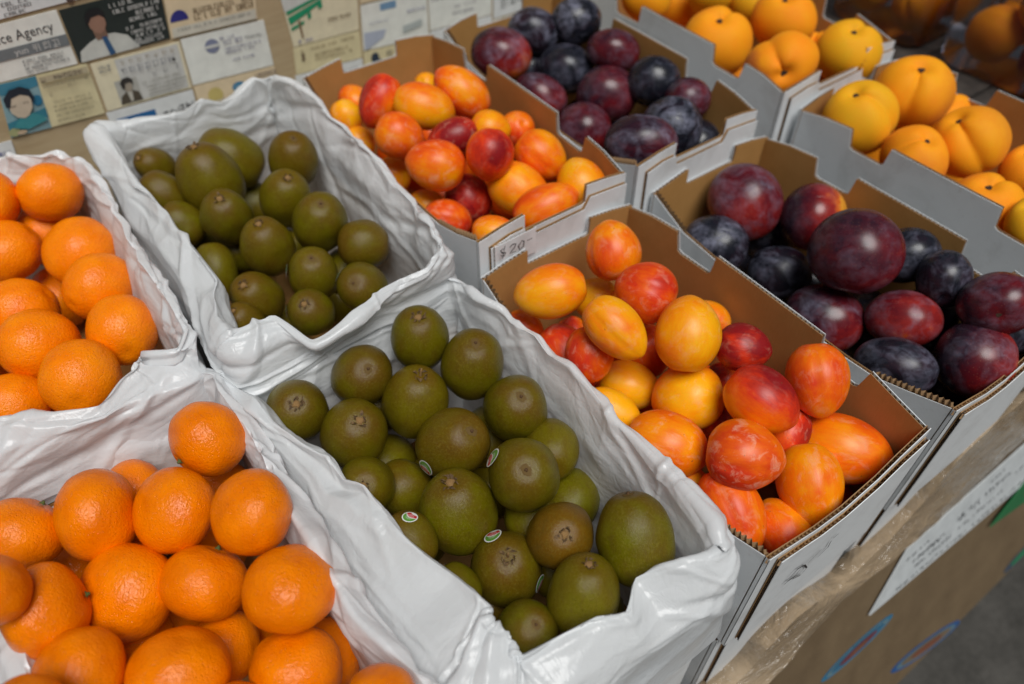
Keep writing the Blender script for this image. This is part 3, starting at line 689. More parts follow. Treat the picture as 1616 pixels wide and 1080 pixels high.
  (-0.700,1.764,-0.385,0.137,0.137,0.157,0.863,-0.039,-0.504,0.323,-0.725,0.609,'',1,1,0,1),
  (-0.483,0.804,-0.353,0.125,0.125,0.144,0.411,0.907,-0.091,-0.831,0.414,0.373,'',1,4,0,3),
  (-0.255,0.969,-0.213,0.129,0.129,0.148,-0.452,-0.828,0.331,-0.618,0.023,-0.786,'',1,4,1,3),
  (-0.824,0.663,-0.542,0.115,0.115,0.133,0.275,0.240,0.931,-0.400,0.909,-0.117,'',1,5,0,2),
 ],
 'P1':[
  (0.279,3.338,0.187,0.120,0.120,0.168,-0.683,-0.141,-0.717,-0.729,0.068,0.681,'red',0,2,0,1),
  (0.448,3.112,0.201,0.131,0.131,0.185,0.753,-0.597,-0.276,0.658,0.694,0.292,'yel',0,3,2,4),
  (0.744,3.148,0.172,0.133,0.133,0.195,-0.461,0.677,0.574,0.357,0.734,-0.578,'red',0,3,3,4),
  (0.837,3.746,-0.081,0.078,0.078,0.094,0.644,0.361,-0.675,-0.566,0.818,-0.103,'yel',1,1,1,2),
  (0.160,3.607,-0.007,0.094,0.094,0.111,0.139,-0.578,-0.804,-0.731,0.488,-0.477,'ory',0,1,0,2),
  (0.164,3.487,-0.131,0.094,0.094,0.105,0.455,-0.631,-0.628,-0.226,0.600,-0.767,'ory',0,1,1,2),
  (0.205,2.990,0.160,0.128,0.128,0.145,0.707,-0.608,-0.362,0.416,0.771,-0.483,'ord',0,3,1,4),
  (0.449,2.797,0.157,0.103,0.103,0.152,-0.902,0.363,-0.233,-0.175,-0.802,-0.571,'dred',0,4,1,3),
  (0.667,2.737,0.155,0.109,0.109,0.117,0.821,-0.571,-0.021,0.222,0.285,0.933,'yel',0,4,2,3),
  (0.220,2.622,0.161,0.137,0.137,0.166,-0.779,0.594,0.200,0.093,-0.206,0.974,'ord',0,5,0,5),
  (0.477,2.468,0.212,0.129,0.129,0.142,-0.415,-0.396,-0.819,0.274,-0.913,0.303,'yred',0,5,3,5),
  (0.830,2.466,0.055,0.132,0.132,0.164,0.401,-0.763,-0.507,-0.662,-0.624,0.415,'org',0,5,4,5),
  (0.596,2.355,-0.020,0.144,0.144,0.189,0.498,-0.760,-0.417,0.747,0.130,0.652,'yel',0,6,0,1),
  (0.831,2.102,0.068,0.136,0.136,0.150,0.055,0.679,0.732,0.840,-0.428,0.334,'yel',0,7,2,3),
  (0.403,2.600,-0.139,0.134,0.134,0.149,-0.101,0.700,0.707,-0.057,0.705,-0.707,'dred',0,5,2,5),
  (0.571,2.087,0.044,0.122,0.122,0.188,0.869,-0.352,0.348,0.127,0.838,0.530,'org',0,7,1,3),
  (0.180,3.103,-0.171,0.110,0.110,0.120,-0.055,-0.600,-0.798,-0.311,-0.749,0.585,'yel',0,3,0,4),
  (0.178,2.699,-0.151,0.095,0.095,0.112,-0.676,0.655,0.337,0.736,0.621,0.271,'ory',0,4,0,3),
  (0.183,2.488,-0.118,0.116,0.116,0.140,0.765,-0.614,-0.192,-0.380,-0.672,0.636,'ord',0,5,1,5),
  (0.215,2.059,0.066,0.085,0.085,0.123,0.782,-0.618,-0.087,0.614,0.737,0.284,'ory',0,7,0,3),
  (0.854,2.162,-0.214,0.076,0.076,0.092,0.692,0.704,0.160,0.684,-0.711,0.165,'yel',1,7,0,1),
  (0.549,2.805,-0.111,0.114,0.114,0.138,-0.248,-0.346,0.905,-0.462,0.863,0.204,'ord',1,4,0,2),
  (0.379,3.202,-0.169,0.115,0.115,0.139,-0.290,0.117,-0.950,0.290,-0.935,-0.204,'ord',1,3,0,1),
  (0.859,2.749,0.064,0.107,0.107,0.129,-0.013,0.648,-0.762,0.256,-0.734,-0.629,'ord',1,4,1,2),
  (0.288,3.732,-0.004,0.098,0.098,0.118,-0.239,0.892,0.383,-0.036,0.386,-0.922,'ord',1,1,0,2),
 ],
 'P2':[
  (0.182,1.545,0.064,0.130,0.130,0.179,-0.855,0.488,-0.177,0.197,0.620,0.759,'orp',0,1,1,3),
  (0.596,1.570,0.085,0.136,0.136,0.153,0.246,0.647,0.722,-0.969,0.171,0.177,'org',0,1,2,3),
  (0.527,1.253,0.088,0.143,0.143,0.149,-0.536,0.833,0.139,-0.457,-0.425,0.781,'ord',0,2,1,2),
  (0.575,1.638,-0.296,0.116,0.116,0.140,0.027,0.873,-0.486,0.230,0.468,0.853,'yel',1,1,1,2),
  (0.218,1.128,0.138,0.114,0.114,0.169,0.218,-0.882,-0.418,-0.709,-0.437,0.553,'yel',0,3,1,3),
  (0.473,0.927,0.110,0.144,0.144,0.173,0.495,0.534,0.685,-0.545,0.805,-0.234,'yor',0,4,0,3),
  (0.867,1.105,-0.193,0.096,0.096,0.117,-0.463,0.775,0.430,-0.711,-0.035,-0.703,'org',1,3,0,1),
  (0.685,0.766,0.025,0.109,0.109,0.124,0.570,-0.817,0.088,0.670,0.400,-0.626,'dred',0,4,2,3),
  (0.122,1.670,-0.262,0.082,0.082,0.107,0.407,-0.828,-0.386,-0.798,-0.528,0.292,'ord',0,1,0,3),
  (0.182,1.385,-0.276,0.130,0.130,0.191,0.122,-0.867,-0.484,0.971,0.003,0.239,'red',0,2,0,2),
  (0.343,1.538,-0.359,0.090,0.090,0.109,0.267,0.408,0.873,-0.770,0.636,-0.062,'red',1,1,0,2),
  (0.334,1.090,-0.320,0.120,0.120,0.155,0.596,-0.801,-0.055,0.794,0.598,-0.108,'yel',0,3,2,3),
  (0.134,0.997,-0.272,0.100,0.100,0.148,0.385,-0.892,-0.236,-0.653,-0.082,-0.753,'yred',0,3,0,3),
  (0.439,0.816,-0.205,0.156,0.156,0.169,-0.806,0.494,-0.326,0.575,0.783,-0.235,'yred',0,4,1,3),
  (0.536,0.520,0.009,0.134,0.134,0.168,0.246,-0.954,-0.173,0.918,0.172,0.358,'redy',0,5,1,2),
  (0.805,0.445,0.025,0.131,0.131,0.165,-0.422,-0.671,-0.610,-0.640,-0.257,0.724,'orc',0,6,2,3),
  (0.811,0.217,-0.247,0.154,0.154,0.210,0.465,-0.870,0.162,0.629,0.196,-0.752,'ord',0,7,2,3),
  (0.725,0.843,-0.340,0.091,0.091,0.110,-0.304,-0.072,-0.950,-0.871,0.425,0.246,'red',1,4,0,1),
  (0.179,0.687,-0.217,0.147,0.147,0.188,0.537,-0.843,-0.028,0.254,0.194,-0.947,'ord',0,5,0,2),
  (0.308,0.389,-0.057,0.145,0.145,0.161,0.581,-0.803,0.131,-0.737,-0.451,0.504,'ordm',0,6,1,3),
  (0.534,0.176,-0.221,0.136,0.136,0.180,-0.462,-0.734,-0.498,-0.098,-0.517,0.851,'yor',0,7,1,3),
  (0.182,0.293,-0.252,0.134,0.134,0.190,-0.234,-0.896,-0.377,-0.491,-0.226,0.841,'orc',0,6,0,3),
  (0.347,0.129,-0.340,0.112,0.112,0.136,0.177,0.937,0.302,-0.917,0.268,-0.294,'org',0,7,0,3),
  (0.206,0.510,-0.363,0.077,0.077,0.093,0.558,-0.484,-0.674,-0.279,0.656,-0.701,'org',1,5,0,2),
  (0.553,1.204,-0.321,0.126,0.126,0.152,0.044,-0.183,-0.982,0.828,-0.544,0.138,'ord',1,2,2,3),
  (0.647,1.417,-0.246,0.126,0.126,0.152,0.035,-0.224,-0.974,0.912,0.406,-0.060,'ord',1,2,1,3),
  (0.606,0.677,-0.353,0.116,0.116,0.141,-0.922,0.361,0.140,-0.293,-0.887,0.356,'red',1,5,1,2),
  (0.640,0.412,-0.184,0.107,0.107,0.129,-0.778,-0.623,-0.085,0.542,-0.597,-0.591,'red',1,6,0,1),
  (0.160,1.216,-0.082,0.113,0.113,0.137,-0.231,-0.422,-0.877,-0.538,-0.695,0.476,'ord',1,2,0,3),
 ],
 'D1':[
  (1.306,3.520,0.084,0.211,0.175,0.175,-0.309,-0.095,-0.946,0.750,-0.636,-0.181,'redspot',0,1,0,3),
  (1.607,3.559,0.143,0.182,0.154,0.154,-0.397,-0.236,-0.887,0.735,-0.661,-0.153,'blue',0,1,1,3),
  (1.848,3.399,0.206,0.176,0.155,0.155,0.316,0.307,-0.898,0.758,-0.650,0.045,'blue',0,1,2,3),
  (1.858,3.016,0.149,0.179,0.138,0.138,-0.022,0.187,-0.982,0.649,-0.744,-0.157,'dred',0,3,1,2),
  (1.668,3.258,-0.024,0.196,0.164,0.164,-0.343,-0.203,-0.917,0.715,-0.690,-0.115,'black',0,2,1,2),
  (1.362,3.159,-0.074,0.190,0.142,0.142,-0.800,-0.434,-0.413,0.580,-0.736,-0.349,'red',0,2,0,2),
  (1.655,2.824,-0.011,0.202,0.183,0.183,-0.211,-0.364,-0.907,0.751,-0.654,0.087,'dred',0,3,0,2),
  (1.848,2.613,0.115,0.172,0.156,0.156,-0.342,-0.515,-0.786,0.728,-0.674,0.125,'black',0,4,1,2),
  (1.344,2.684,-0.077,0.176,0.168,0.168,-0.574,-0.728,-0.375,0.772,-0.634,0.050,'dred',0,4,0,2),
  (1.305,2.141,0.123,0.217,0.162,0.162,-0.249,-0.230,-0.941,0.676,-0.737,0.001,'purple',0,5,0,2),
  (1.619,2.206,0.074,0.186,0.183,0.183,0.478,0.321,-0.817,0.684,-0.720,0.118,'blue',0,5,1,2),
  (1.859,2.195,-0.130,0.163,0.155,0.155,-0.385,-0.558,-0.735,0.700,-0.696,0.162,'black',1,5,1,2),
  (1.877,2.339,0.105,0.146,0.135,0.135,-0.707,-0.706,0.025,0.705,-0.702,0.102,'dred',1,5,0,2),
  (1.850,3.584,-0.129,0.184,0.173,0.173,0.388,0.439,-0.810,0.774,-0.633,0.027,'black',1,1,1,2),
  (1.824,3.036,-0.316,0.196,0.180,0.180,-0.234,-0.385,-0.893,0.755,-0.651,0.082,'black',1,3,0,1),
  (1.563,3.586,-0.135,0.181,0.171,0.171,-0.454,-0.615,-0.645,0.801,-0.598,0.006,'black',1,1,0,2),
 ],
 'D2':[
  (1.702,1.629,-0.162,0.230,0.213,0.213,-0.720,0.393,-0.573,0.023,-0.811,-0.585,'redm',0,1,1,2),
  (1.906,1.302,-0.157,0.183,0.190,0.190,0.387,-0.014,-0.922,0.575,-0.778,0.253,'spot',0,2,1,2),
  (1.632,0.871,0.029,0.232,0.221,0.221,-0.519,-0.379,-0.766,0.474,-0.874,0.112,'dred',0,3,1,2),
  (1.949,0.751,-0.079,0.147,0.166,0.166,0.327,0.592,-0.737,-0.280,-0.685,-0.673,'black',1,3,1,2),
  (1.379,1.538,-0.254,0.194,0.168,0.168,0.297,0.164,-0.941,0.583,-0.811,0.043,'blue',0,1,0,2),
  (1.612,1.224,-0.375,0.187,0.158,0.158,-0.198,-0.270,-0.942,0.547,-0.828,0.122,'blue',0,2,0,2),
  (1.501,0.829,-0.346,0.209,0.182,0.182,0.049,-0.022,-0.999,0.397,-0.917,0.039,'red',0,3,0,2),
  (1.678,0.523,-0.201,0.184,0.148,0.148,-0.510,-0.469,-0.721,0.470,-0.854,0.223,'redm',0,4,1,2),
  (1.413,0.367,-0.242,0.194,0.143,0.143,-0.889,-0.376,0.262,0.419,-0.898,0.132,'black',0,4,0,2),
  (1.714,0.152,-0.196,0.183,0.185,0.185,0.115,-0.374,-0.920,0.496,-0.781,0.379,'redm2',0,5,0,2),
  (1.872,0.238,0.024,0.178,0.152,0.152,-0.864,-0.405,0.300,0.502,-0.741,0.446,'dred',0,5,1,2),
  (1.950,0.502,-0.296,0.136,0.148,0.148,-0.126,-0.479,-0.869,0.516,-0.780,0.355,'black',1,4,0,3),
  (1.993,0.163,-0.168,0.122,0.139,0.139,-0.856,-0.517,-0.021,0.468,-0.791,0.394,'black',1,5,0,1),
  (1.927,0.814,-0.583,0.161,0.169,0.169,-0.459,-0.605,-0.650,0.573,-0.761,0.303,'black',1,3,0,2),
  (1.916,1.559,-0.463,0.179,0.179,0.179,-0.701,-0.683,-0.207,0.652,-0.731,0.203,'black',1,1,0,1),
  (1.946,0.336,-0.489,0.143,0.157,0.157,-0.851,-0.518,0.088,0.511,-0.777,0.367,'black',1,4,1,3),
  (1.897,0.514,-0.035,0.134,0.147,0.147,-0.825,-0.563,-0.045,0.519,-0.787,0.333,'black',1,4,2,3),
 ],
 'Y1':[
  (2.606,3.506,0.140,0.174,0.193,0.184,-0.005,-0.391,0.921,0.993,0.107,0.051,'o',0,1,0,2),
  (3.165,3.667,-0.167,0.177,0.153,0.165,0.079,-0.971,0.226,0.682,-0.113,-0.722,'o',1,1,0,1),
  (3.101,3.309,0.116,0.173,0.203,0.188,-0.455,0.064,0.888,0.852,0.322,0.413,'g',0,1,1,2),
  (2.579,2.767,0.083,0.228,0.237,0.232,-0.223,-0.133,0.966,0.965,0.111,0.238,'o',0,2,0,2),
  (3.041,2.602,0.174,0.187,0.229,0.208,-0.321,-0.054,0.945,0.941,0.092,0.325,'o',0,2,1,2),
  (3.211,2.998,0.103,0.154,0.170,0.162,-0.414,0.039,0.910,0.891,0.225,0.395,'y',1,2,1,2),
  (2.559,2.208,0.168,0.186,0.237,0.211,-0.699,-0.678,0.226,-0.257,0.533,0.806,'blush',0,3,0,2),
  (3.175,2.135,0.092,0.201,0.217,0.209,-0.243,-0.110,0.964,0.970,-0.036,0.240,'y',0,3,1,2),
  (2.922,2.798,-0.315,0.144,0.146,0.145,-0.386,0.126,0.914,0.895,0.293,0.337,'o',1,2,0,2),
  (3.226,2.377,-0.054,0.169,0.168,0.168,-0.474,0.249,0.845,0.862,0.327,0.387,'o',1,3,0,1),
 ],
 'Y2':[
  (2.670,1.641,0.030,0.215,0.230,0.222,-0.367,0.205,0.907,0.155,-0.948,0.277,'yc',0,1,0,2),
  (3.129,1.591,0.061,0.224,0.241,0.232,-0.227,-0.071,0.971,-0.877,-0.419,-0.235,'oc',0,1,1,2),
  (3.016,1.104,0.010,0.207,0.214,0.210,-0.455,0.472,0.755,-0.693,-0.720,0.033,'oc',0,2,1,2),
  (2.641,1.208,-0.022,0.176,0.211,0.194,-0.093,-0.207,0.974,-0.818,0.574,0.044,'oc2',0,2,0,2),
  (2.665,0.747,-0.107,0.200,0.204,0.202,-0.194,0.090,0.977,0.959,-0.193,0.208,'o',0,3,0,2),
  (3.158,0.790,-0.070,0.155,0.132,0.143,-0.310,0.236,0.921,0.944,-0.042,0.328,'o',0,3,1,2),
  (2.588,0.466,0.019,0.147,0.128,0.138,-0.345,0.440,0.829,0.938,0.125,0.324,'y',0,4,0,1),
  (3.007,0.599,-0.475,0.146,0.130,0.138,-0.139,0.100,0.985,0.973,-0.169,0.155,'o',1,4,0,1),
  (3.403,1.445,-0.159,0.178,0.162,0.170,-0.369,0.230,0.900,0.929,0.079,0.361,'o',1,1,1,2),
  (3.154,1.649,-0.414,0.187,0.173,0.180,-0.409,0.351,0.842,0.905,0.277,0.324,'o',1,1,0,2),
 ],
}
STICKERS=[
 ('K1',12,-0.871,0.379,0.314),
 ('K1',15,-0.886,0.360,0.292),
 ('K1',16,-0.648,0.534,0.544),
 ('K2',7,-0.983,-0.137,-0.120),
 ('K2',16,0.341,0.301,0.890),
 ('K2',13,-0.010,0.511,0.859),
 ('K2',8,-0.574,0.558,0.599),
 ('K2',13,0.441,-0.895,0.073),
]

# ------------------------------------------------------------------ fruit
def sphere_mesh(name, fn, mat, nu=44, nv=26):
    """Closed surface from a radius/shape function of (theta from +z, phi); unit sized, metres come from the object's scale."""
    v = [fn(0.0, 0.0)]
    for i in range(1, nv):
        for j in range(nu): v.append(fn(math.pi * i / nv, 2 * math.pi * j / nu))
    v.append(fn(math.pi, 0.0)); f = []
    for j in range(nu): f.append((0, 1 + j, 1 + (j + 1) % nu))
    for i in range(nv - 2):
        a = 1 + i * nu; b = a + nu
        for j in range(nu): f.append((a + j, b + j, b + (j + 1) % nu, a + (j + 1) % nu))
    a = 1 + (nv - 2) * nu
    for j in range(nu): f.append((a + (j + 1) % nu, a + j, len(v) - 1))
    me = bpy.data.meshes.new(name); me.from_pydata(v, [], f); me.materials.append(mat)
    me.polygons.foreach_set('use_smooth', [True] * len(me.polygons)); me.update()
    return me

def wrap(a): return (a + math.pi) % (2 * math.pi) - math.pi

def f_citrus(seed, flat):
    o = Vector((seed * 7.1, seed * 2.3, 1.0))
    def fn(t, p):
        d = Vector((math.sin(t) * math.cos(p), math.sin(t) * math.sin(p), math.cos(t)))
        r = 1 + .05 * noise.noise(d * 1.1 + o) + .022 * noise.noise(d * 2.8 + o)
        r -= .07 * math.exp(-(t / .20) ** 2) + .03 * math.exp(-((math.pi - t) / .22) ** 2)
        r -= flat * (abs(d.z) ** 4) * .07
        return tuple(d * r)
    return fn

def f_kiwi(seed):
    o = Vector((seed * 3.7, seed * 5.3, 2.0))
    def fn(t, p):
        d = Vector((math.sin(t) * math.cos(p), math.sin(t) * math.sin(p), math.cos(t)))
        s = (abs(math.sin(t)) ** .90)
        r = 1 + .055 * noise.noise(d * 1.2 + o) + .018 * noise.noise(d * 3.2 + o)
        z = d.z * (1 - .06 * math.exp(-(t / .30) ** 2) - .02 * math.exp(-((math.pi - t) / .25) ** 2))
        tap = 1 - .04 * d.z
        return (s * math.cos(p) * r * tap, s * math.sin(p) * r * tap * .97, z)
    return fn

def f_egg(seed):
    o = Vector((seed * 4.9, seed * 1.3, 5.0))
    def fn(t, p):
        d = Vector((math.sin(t) * math.cos(p), math.sin(t) * math.sin(p), math.cos(t)))
        r = 1 + .03 * noise.noise(d * 1.2 + o)
        a = wrap(p)
        g = .045 * math.exp(-(a / .13) ** 2) * math.sin(t) ** .8
        tap = 1.02 - (.04 + .05 * (seed % 3)) * d.z
        z = d.z + .03 * math.exp(-(t / .26) ** 2) + .13 * math.exp(-((math.pi - t) / .17) ** 2)
        return (d.x * r * tap * (1 - g), d.y * r * tap * (1 - g), z)
    return fn

def f_plum(seed):
    o = Vector((seed * 2.9, seed * 6.3, 3.0))
    def fn(t, p):
        d = Vector((math.sin(t) * math.cos(p), math.sin(t) * math.sin(p), math.cos(t)))
        r = 1 + .04 * noise.noise(d * 1.1 + o)
        a = wrap(p)
        r -= .035 * math.exp(-(a / .16) ** 2) * math.sin(t) ** .7
        r -= .13 * math.exp(-(t / .22) ** 2)
        return tuple(d * r)
    return fn

def f_peach(seed):
    o = Vector((seed * 1.9, seed * 8.3, 4.0))
    def fn(t, p):
        d = Vector((math.sin(t) * math.cos(p), math.sin(t) * math.sin(p), math.cos(t)))
        r = 1 + .035 * noise.noise(d * 1.2 + o)
        a = wrap(p + .05 * noise.noise(d * 2 + o))
        depth = .13 * (0.45 + 0.55 * (1 + math.cos(t)) / 2)
        r -= depth * math.exp(-abs(a / .20) ** 1.3) * min(1, math.sin(t) * 2.2)
        r += .05 * math.exp(-((abs(a) - .55) / .4) ** 2) * math.sin(t)
        r -= .24 * math.exp(-(t / .27) ** 2)
        r += .03 * math.exp(-((math.pi - t) / .2) ** 2)
        return tuple(d * r)
    return fn

MESH = {'mandarin': [sphere_mesh('mandarin', f_citrus(i, 1.0), M['mandarin']) for i in range(5)],
        'orange': [sphere_mesh('orange', f_citrus(i + 9, .2), M['orange']) for i in range(4)],
        'kiwi': [sphere_mesh('kiwi', f_kiwi(i), M['kiwi']) for i in range(5)],
        'yellow_plum': [sphere_mesh('yellow_plum', f_egg(i), M['egg_plum'], 56, 28) for i in range(6)],
        'dark_plum': [sphere_mesh('dark_plum', f_plum(i), M['dark_plum'], 56, 28) for i in range(5)],
        'peach': [sphere_mesh('peach', f_peach(i), M['peach'], 80, 36) for i in range(5)]}

def disc_cap(name, verts, faces, mat, smooth=True):
    me = bpy.data.meshes.new(name); me.from_pydata(verts, [], faces); me.materials.append(mat)
    if smooth: me.polygons.foreach_set('use_smooth', [True] * len(me.polygons))
    me.update(); return me

# stem button of a mandarin: a ridged green star with a stub
def stem_button():
    v, f = [], []
    n = 10
    for j in range(n):
        a = 2 * math.pi * j / n; r = .105 if j % 2 else .065
        v.append((r * math.cos(a), r * math.sin(a), .905 + (.0 if j % 2 else .012)))
    for j in range(n):
        a = 2 * math.pi * j / n; v.append((.04 * math.cos(a), .04 * math.sin(a), .955))
    for j in range(n):
        a = 2 * math.pi * j / n; v.append((.03 * math.cos(a), .03 * math.sin(a), 1.0))
    v.append((0, 0, 1.005))
    for j in range(n):
        k = (j + 1) % n
        f += [(j, k, n + k, n + j), (n + j, n + k, 2 * n + k, 2 * n + j), (2 * n + j, 2 * n + k, 3 * n)]
    return disc_cap('stem_button', v, f, M['green_stem'])
ME_STEM = stem_button()

# dried calyx of a kiwi: curled brown sepals round a tan scar
def calyx(seed):
    rnd = random.Random(seed); v, f = [], []
    n = rnd.choice((7, 8, 9, 10))
    for j in range(n):
        a = 2 * math.pi * j / n + rnd.uniform(-.3, .3); r0 = rnd.uniform(.09, .15); ln = rnd.uniform(.06, .15); wd = rnd.uniform(.025, .05); tw = rnd.uniform(-.9, .9)
        b = len(v)
        for t, h, w in ((0, .952, .8), (.5, .985 + rnd.uniform(0, .035), 1.0), (1.0, .95 + rnd.uniform(0, .05), .4)):
            rr = r0 + ln * t; aa = a + tw * t
            for sg in (-1, 1):
                v.append((rr * math.cos(aa) - sg * wd * w * math.sin(aa), rr * math.sin(aa) + sg * wd * w * math.cos(aa), h + sg * rnd.uniform(-.02, .02)))
        f += [(b, b + 1, b + 3, b + 2), (b + 2, b + 3, b + 5, b + 4)]
    return disc_cap('calyx', v, f, M['sepal'], False)
def scar_nub(r, h, name='stem_scar'):
    v, f = [], []; n = 9
    for lev, (rr, z) in enumerate(((r * 1.3, .93), (r, .962 + h * .5), (r * .55, .968 + h))):
        for j in range(n):
            a = 2 * math.pi * j / n
            q = rr * (1 + .18 * math.sin(3 * a + lev) + .1 * math.cos(5 * a))
            v.append((q * math.cos(a), q * math.sin(a), z + .006 * math.sin(4 * a)))
    v.append((0, 0, .955 + h))
    for j in range(n):
        k = (j + 1) % n
        f += [(j, k, n + k, n + j), (n + j, n + k, 2 * n + k, 2 * n + j), (2 * n + j, 2 * n + k, 3 * n)]
    return disc_cap(name, v, f, M['scar'])
ME_CAL = [calyx(i) for i in range(5)]
ME_SCAR = scar_nub(.10, .025)
ME_TIP = scar_nub(.045, .035, 'blossom_tip')
ME_PEG = scar_nub(.035, .22, 'stem_stub')
M['tip'] = mat_flat('dark_brown_blossom_end', (0.10, 0.05, 0.018), 0.85, 0.3, 120.0)
ME_TIP.materials[0] = M['tip']
M['pit'] = mat_flat('dark_stem_pit', (0.06, 0.03, 0.015), 0.9, 0.3, 1.5)
M['stain'] = mat_flat('brown_russet_patch', (0.13, 0.075, 0.015), 0.8, 0.3, 60.0)
def ring_stain():
    v, f = [], []; n = 14
    for lev, (rr, z) in enumerate(((.0, .958), (.09, .9565), (.15, .946))):
        for j in range(n):
            a = 2 * math.pi * j / n; q = rr * (1 + .2 * math.sin(2 * a + 1) + .12 * math.sin(5 * a))
            v.append((q * math.cos(a), q * math.sin(a), z))
    for l in (0, 1):
        for j in range(n):
            k = (j + 1) % n; f.append((l * n + j, l * n + k, (l + 1) * n + k, (l + 1) * n + j))
    return disc_cap('blossom_end', v, f, M['stain'])

ME_STAIN = ring_stain()
EGG = {'yel': (.20, .3, .35), 'ory': (.26, .3, .6), 'yor': (.24, .35, .45), 'org': (.38, .3, .4), 'orp': (.34, .35, .35), 'orc': (.44, .3, .5), 'ord': (.52, .3, .6), 'ordm': (.5, .3, 1.0),
       'yred': (.40, .9, .3), 'redy': (.56, .9, .25), 'red': (.60, .6, .5), 'dred': (.84, .2, .4), '': (.45, .3, .4)}
EGG_W = {'yel': 'golden yellow', 'ory': 'pale apricot-yellow', 'yor': 'yellow-orange', 'org': 'orange', 'orp': 'pointed orange', 'orc': 'creased orange', 'ord': 'orange-red', 'ordm': 'mottled orange-red',
         'yred': 'red-cheeked yellow', 'redy': 'red and yellow', 'red': 'red', 'dred': 'deep red', '': 'orange'}
DRK = {'blue': (.14, .1, 1.0), 'black': (.12, .1, .55), 'purple': (.30, .2, .8), 'dred': (.44, .3, .4), 'red': (.52, .5, .6), 'redm': (.62, .3, .6), 'redm2': (.58, .8, .5), 'redspot': (.60, .8, .8), 'spot': (.74, 1.3, .25), '': (.2, .1, .5)}
DRK_W = {'blue': 'blue-black bloomy', 'black': 'almost black', 'purple': 'purple-black', 'dred': 'dark wine-red', 'red': 'red-purple', 'redm': 'mottled brownish red', 'redm2': 'bright red-purple', 'redspot': 'red-purple orange-spotted', 'spot': 'glowing red-orange', '': 'dark'}
PCH = {'o': (.6, .15, 0), 'y': (.25, .05, 0), 'g': (.12, 0, 0), 'yc': (.3, .12, 0), 'oc': (.55, .22, 0), 'oc2': (.7, .25, 0), 'blush': (.65, 1.0, 0), '': (.5, 0, 0)}
PCH_W = {'o': 'plain orange', 'y': 'plain yellow', 'g': 'greenish yellow', 'yc': 'creased yellow', 'oc': 'deeply creased golden', 'oc2': 'lobed orange', 'blush': 'red-blushed', '': 'golden'}
ORD = ['first', 'second', 'third', 'fourth', 'fifth', 'sixth', 'seventh', 'eighth', 'ninth']
WHERE = {'O1': 'back-left orange bag', 'O2': 'front mandarin bag', 'K1': 'back kiwi bag', 'K2': 'front kiwi bag', 'P1': 'back plum tray', 'P2': 'front plum tray',
         'D1': 'back dark-plum tray', 'D2': 'front dark-plum tray', 'Y1': 'back peach tray', 'Y2': 'front peach tray'}
KIND = {'O1': ('orange', 'orange'), 'O2': ('mandarin', 'mandarin'), 'K1': ('kiwi', 'kiwi'), 'K2': ('kiwi', 'kiwi'), 'P1': ('yellow_plum', 'plum'), 'P2': ('yellow_plum', 'plum'),
        'D1': ('dark_plum', 'plum'), 'D2': ('dark_plum', 'plum'), 'Y1': ('peach', 'peach'), 'Y2': ('peach', 'peach')}
GROUP = {'O1': 'large oranges in the back bag', 'O2': 'mandarins in the front bag', 'K1': 'kiwis in the back bag', 'K2': 'kiwis in the front bag', 'P1': 'plums in the back plum tray', 'P2': 'plums in the front plum tray',
         'D1': 'dark plums in the back tray', 'D2': 'dark plums in the front tray', 'Y1': 'peaches in the back tray', 'Y2': 'peaches in the front tray'}
KW = {'end': 'calyx-end-up', 'tip': 'blossom-end-up', 'stem': 'stubby-stemmed', '': 'side-lying'}

def stem_pit(rad, z, sg):
    v, f = [(0, 0, z * sg)], []; n = 10
    for lev, (rr, dz) in enumerate(((rad * .45, .006), (rad, .004))):
        for j in range(n):
            a = 2 * math.pi * j / n; q = rr * (1 + .2 * math.sin(3 * a + lev)); v.append((q * math.cos(a), q * math.sin(a), (z + dz) * sg))
    for j in range(n):
        k = (j + 1) % n; f += [(0, 1 + j, 1 + k), (1 + j, 1 + n + j, 1 + n + k, 1 + k)]
    return disc_cap('stem_scar', v, f, M['pit'])
ME_PIT = {'yellow_plum': stem_pit(.075, .885, -1), 'dark_plum': stem_pit(.07, .885, 1), 'peach': stem_pit(.09, .80, 1)}
def place(n): return n
def pos_words(i, n):
    if n == 1: return 'only one'
    if i == 0: return 'leftmost'
    if i == n - 1: return 'rightmost'
    if n == 3: return 'middle'
    return ORD[i] + ' from left'

def child_mesh(name, me, parent):
    o = bpy.data.objects.new(name, me); COL.objects.link(o); o.parent = parent
    return o

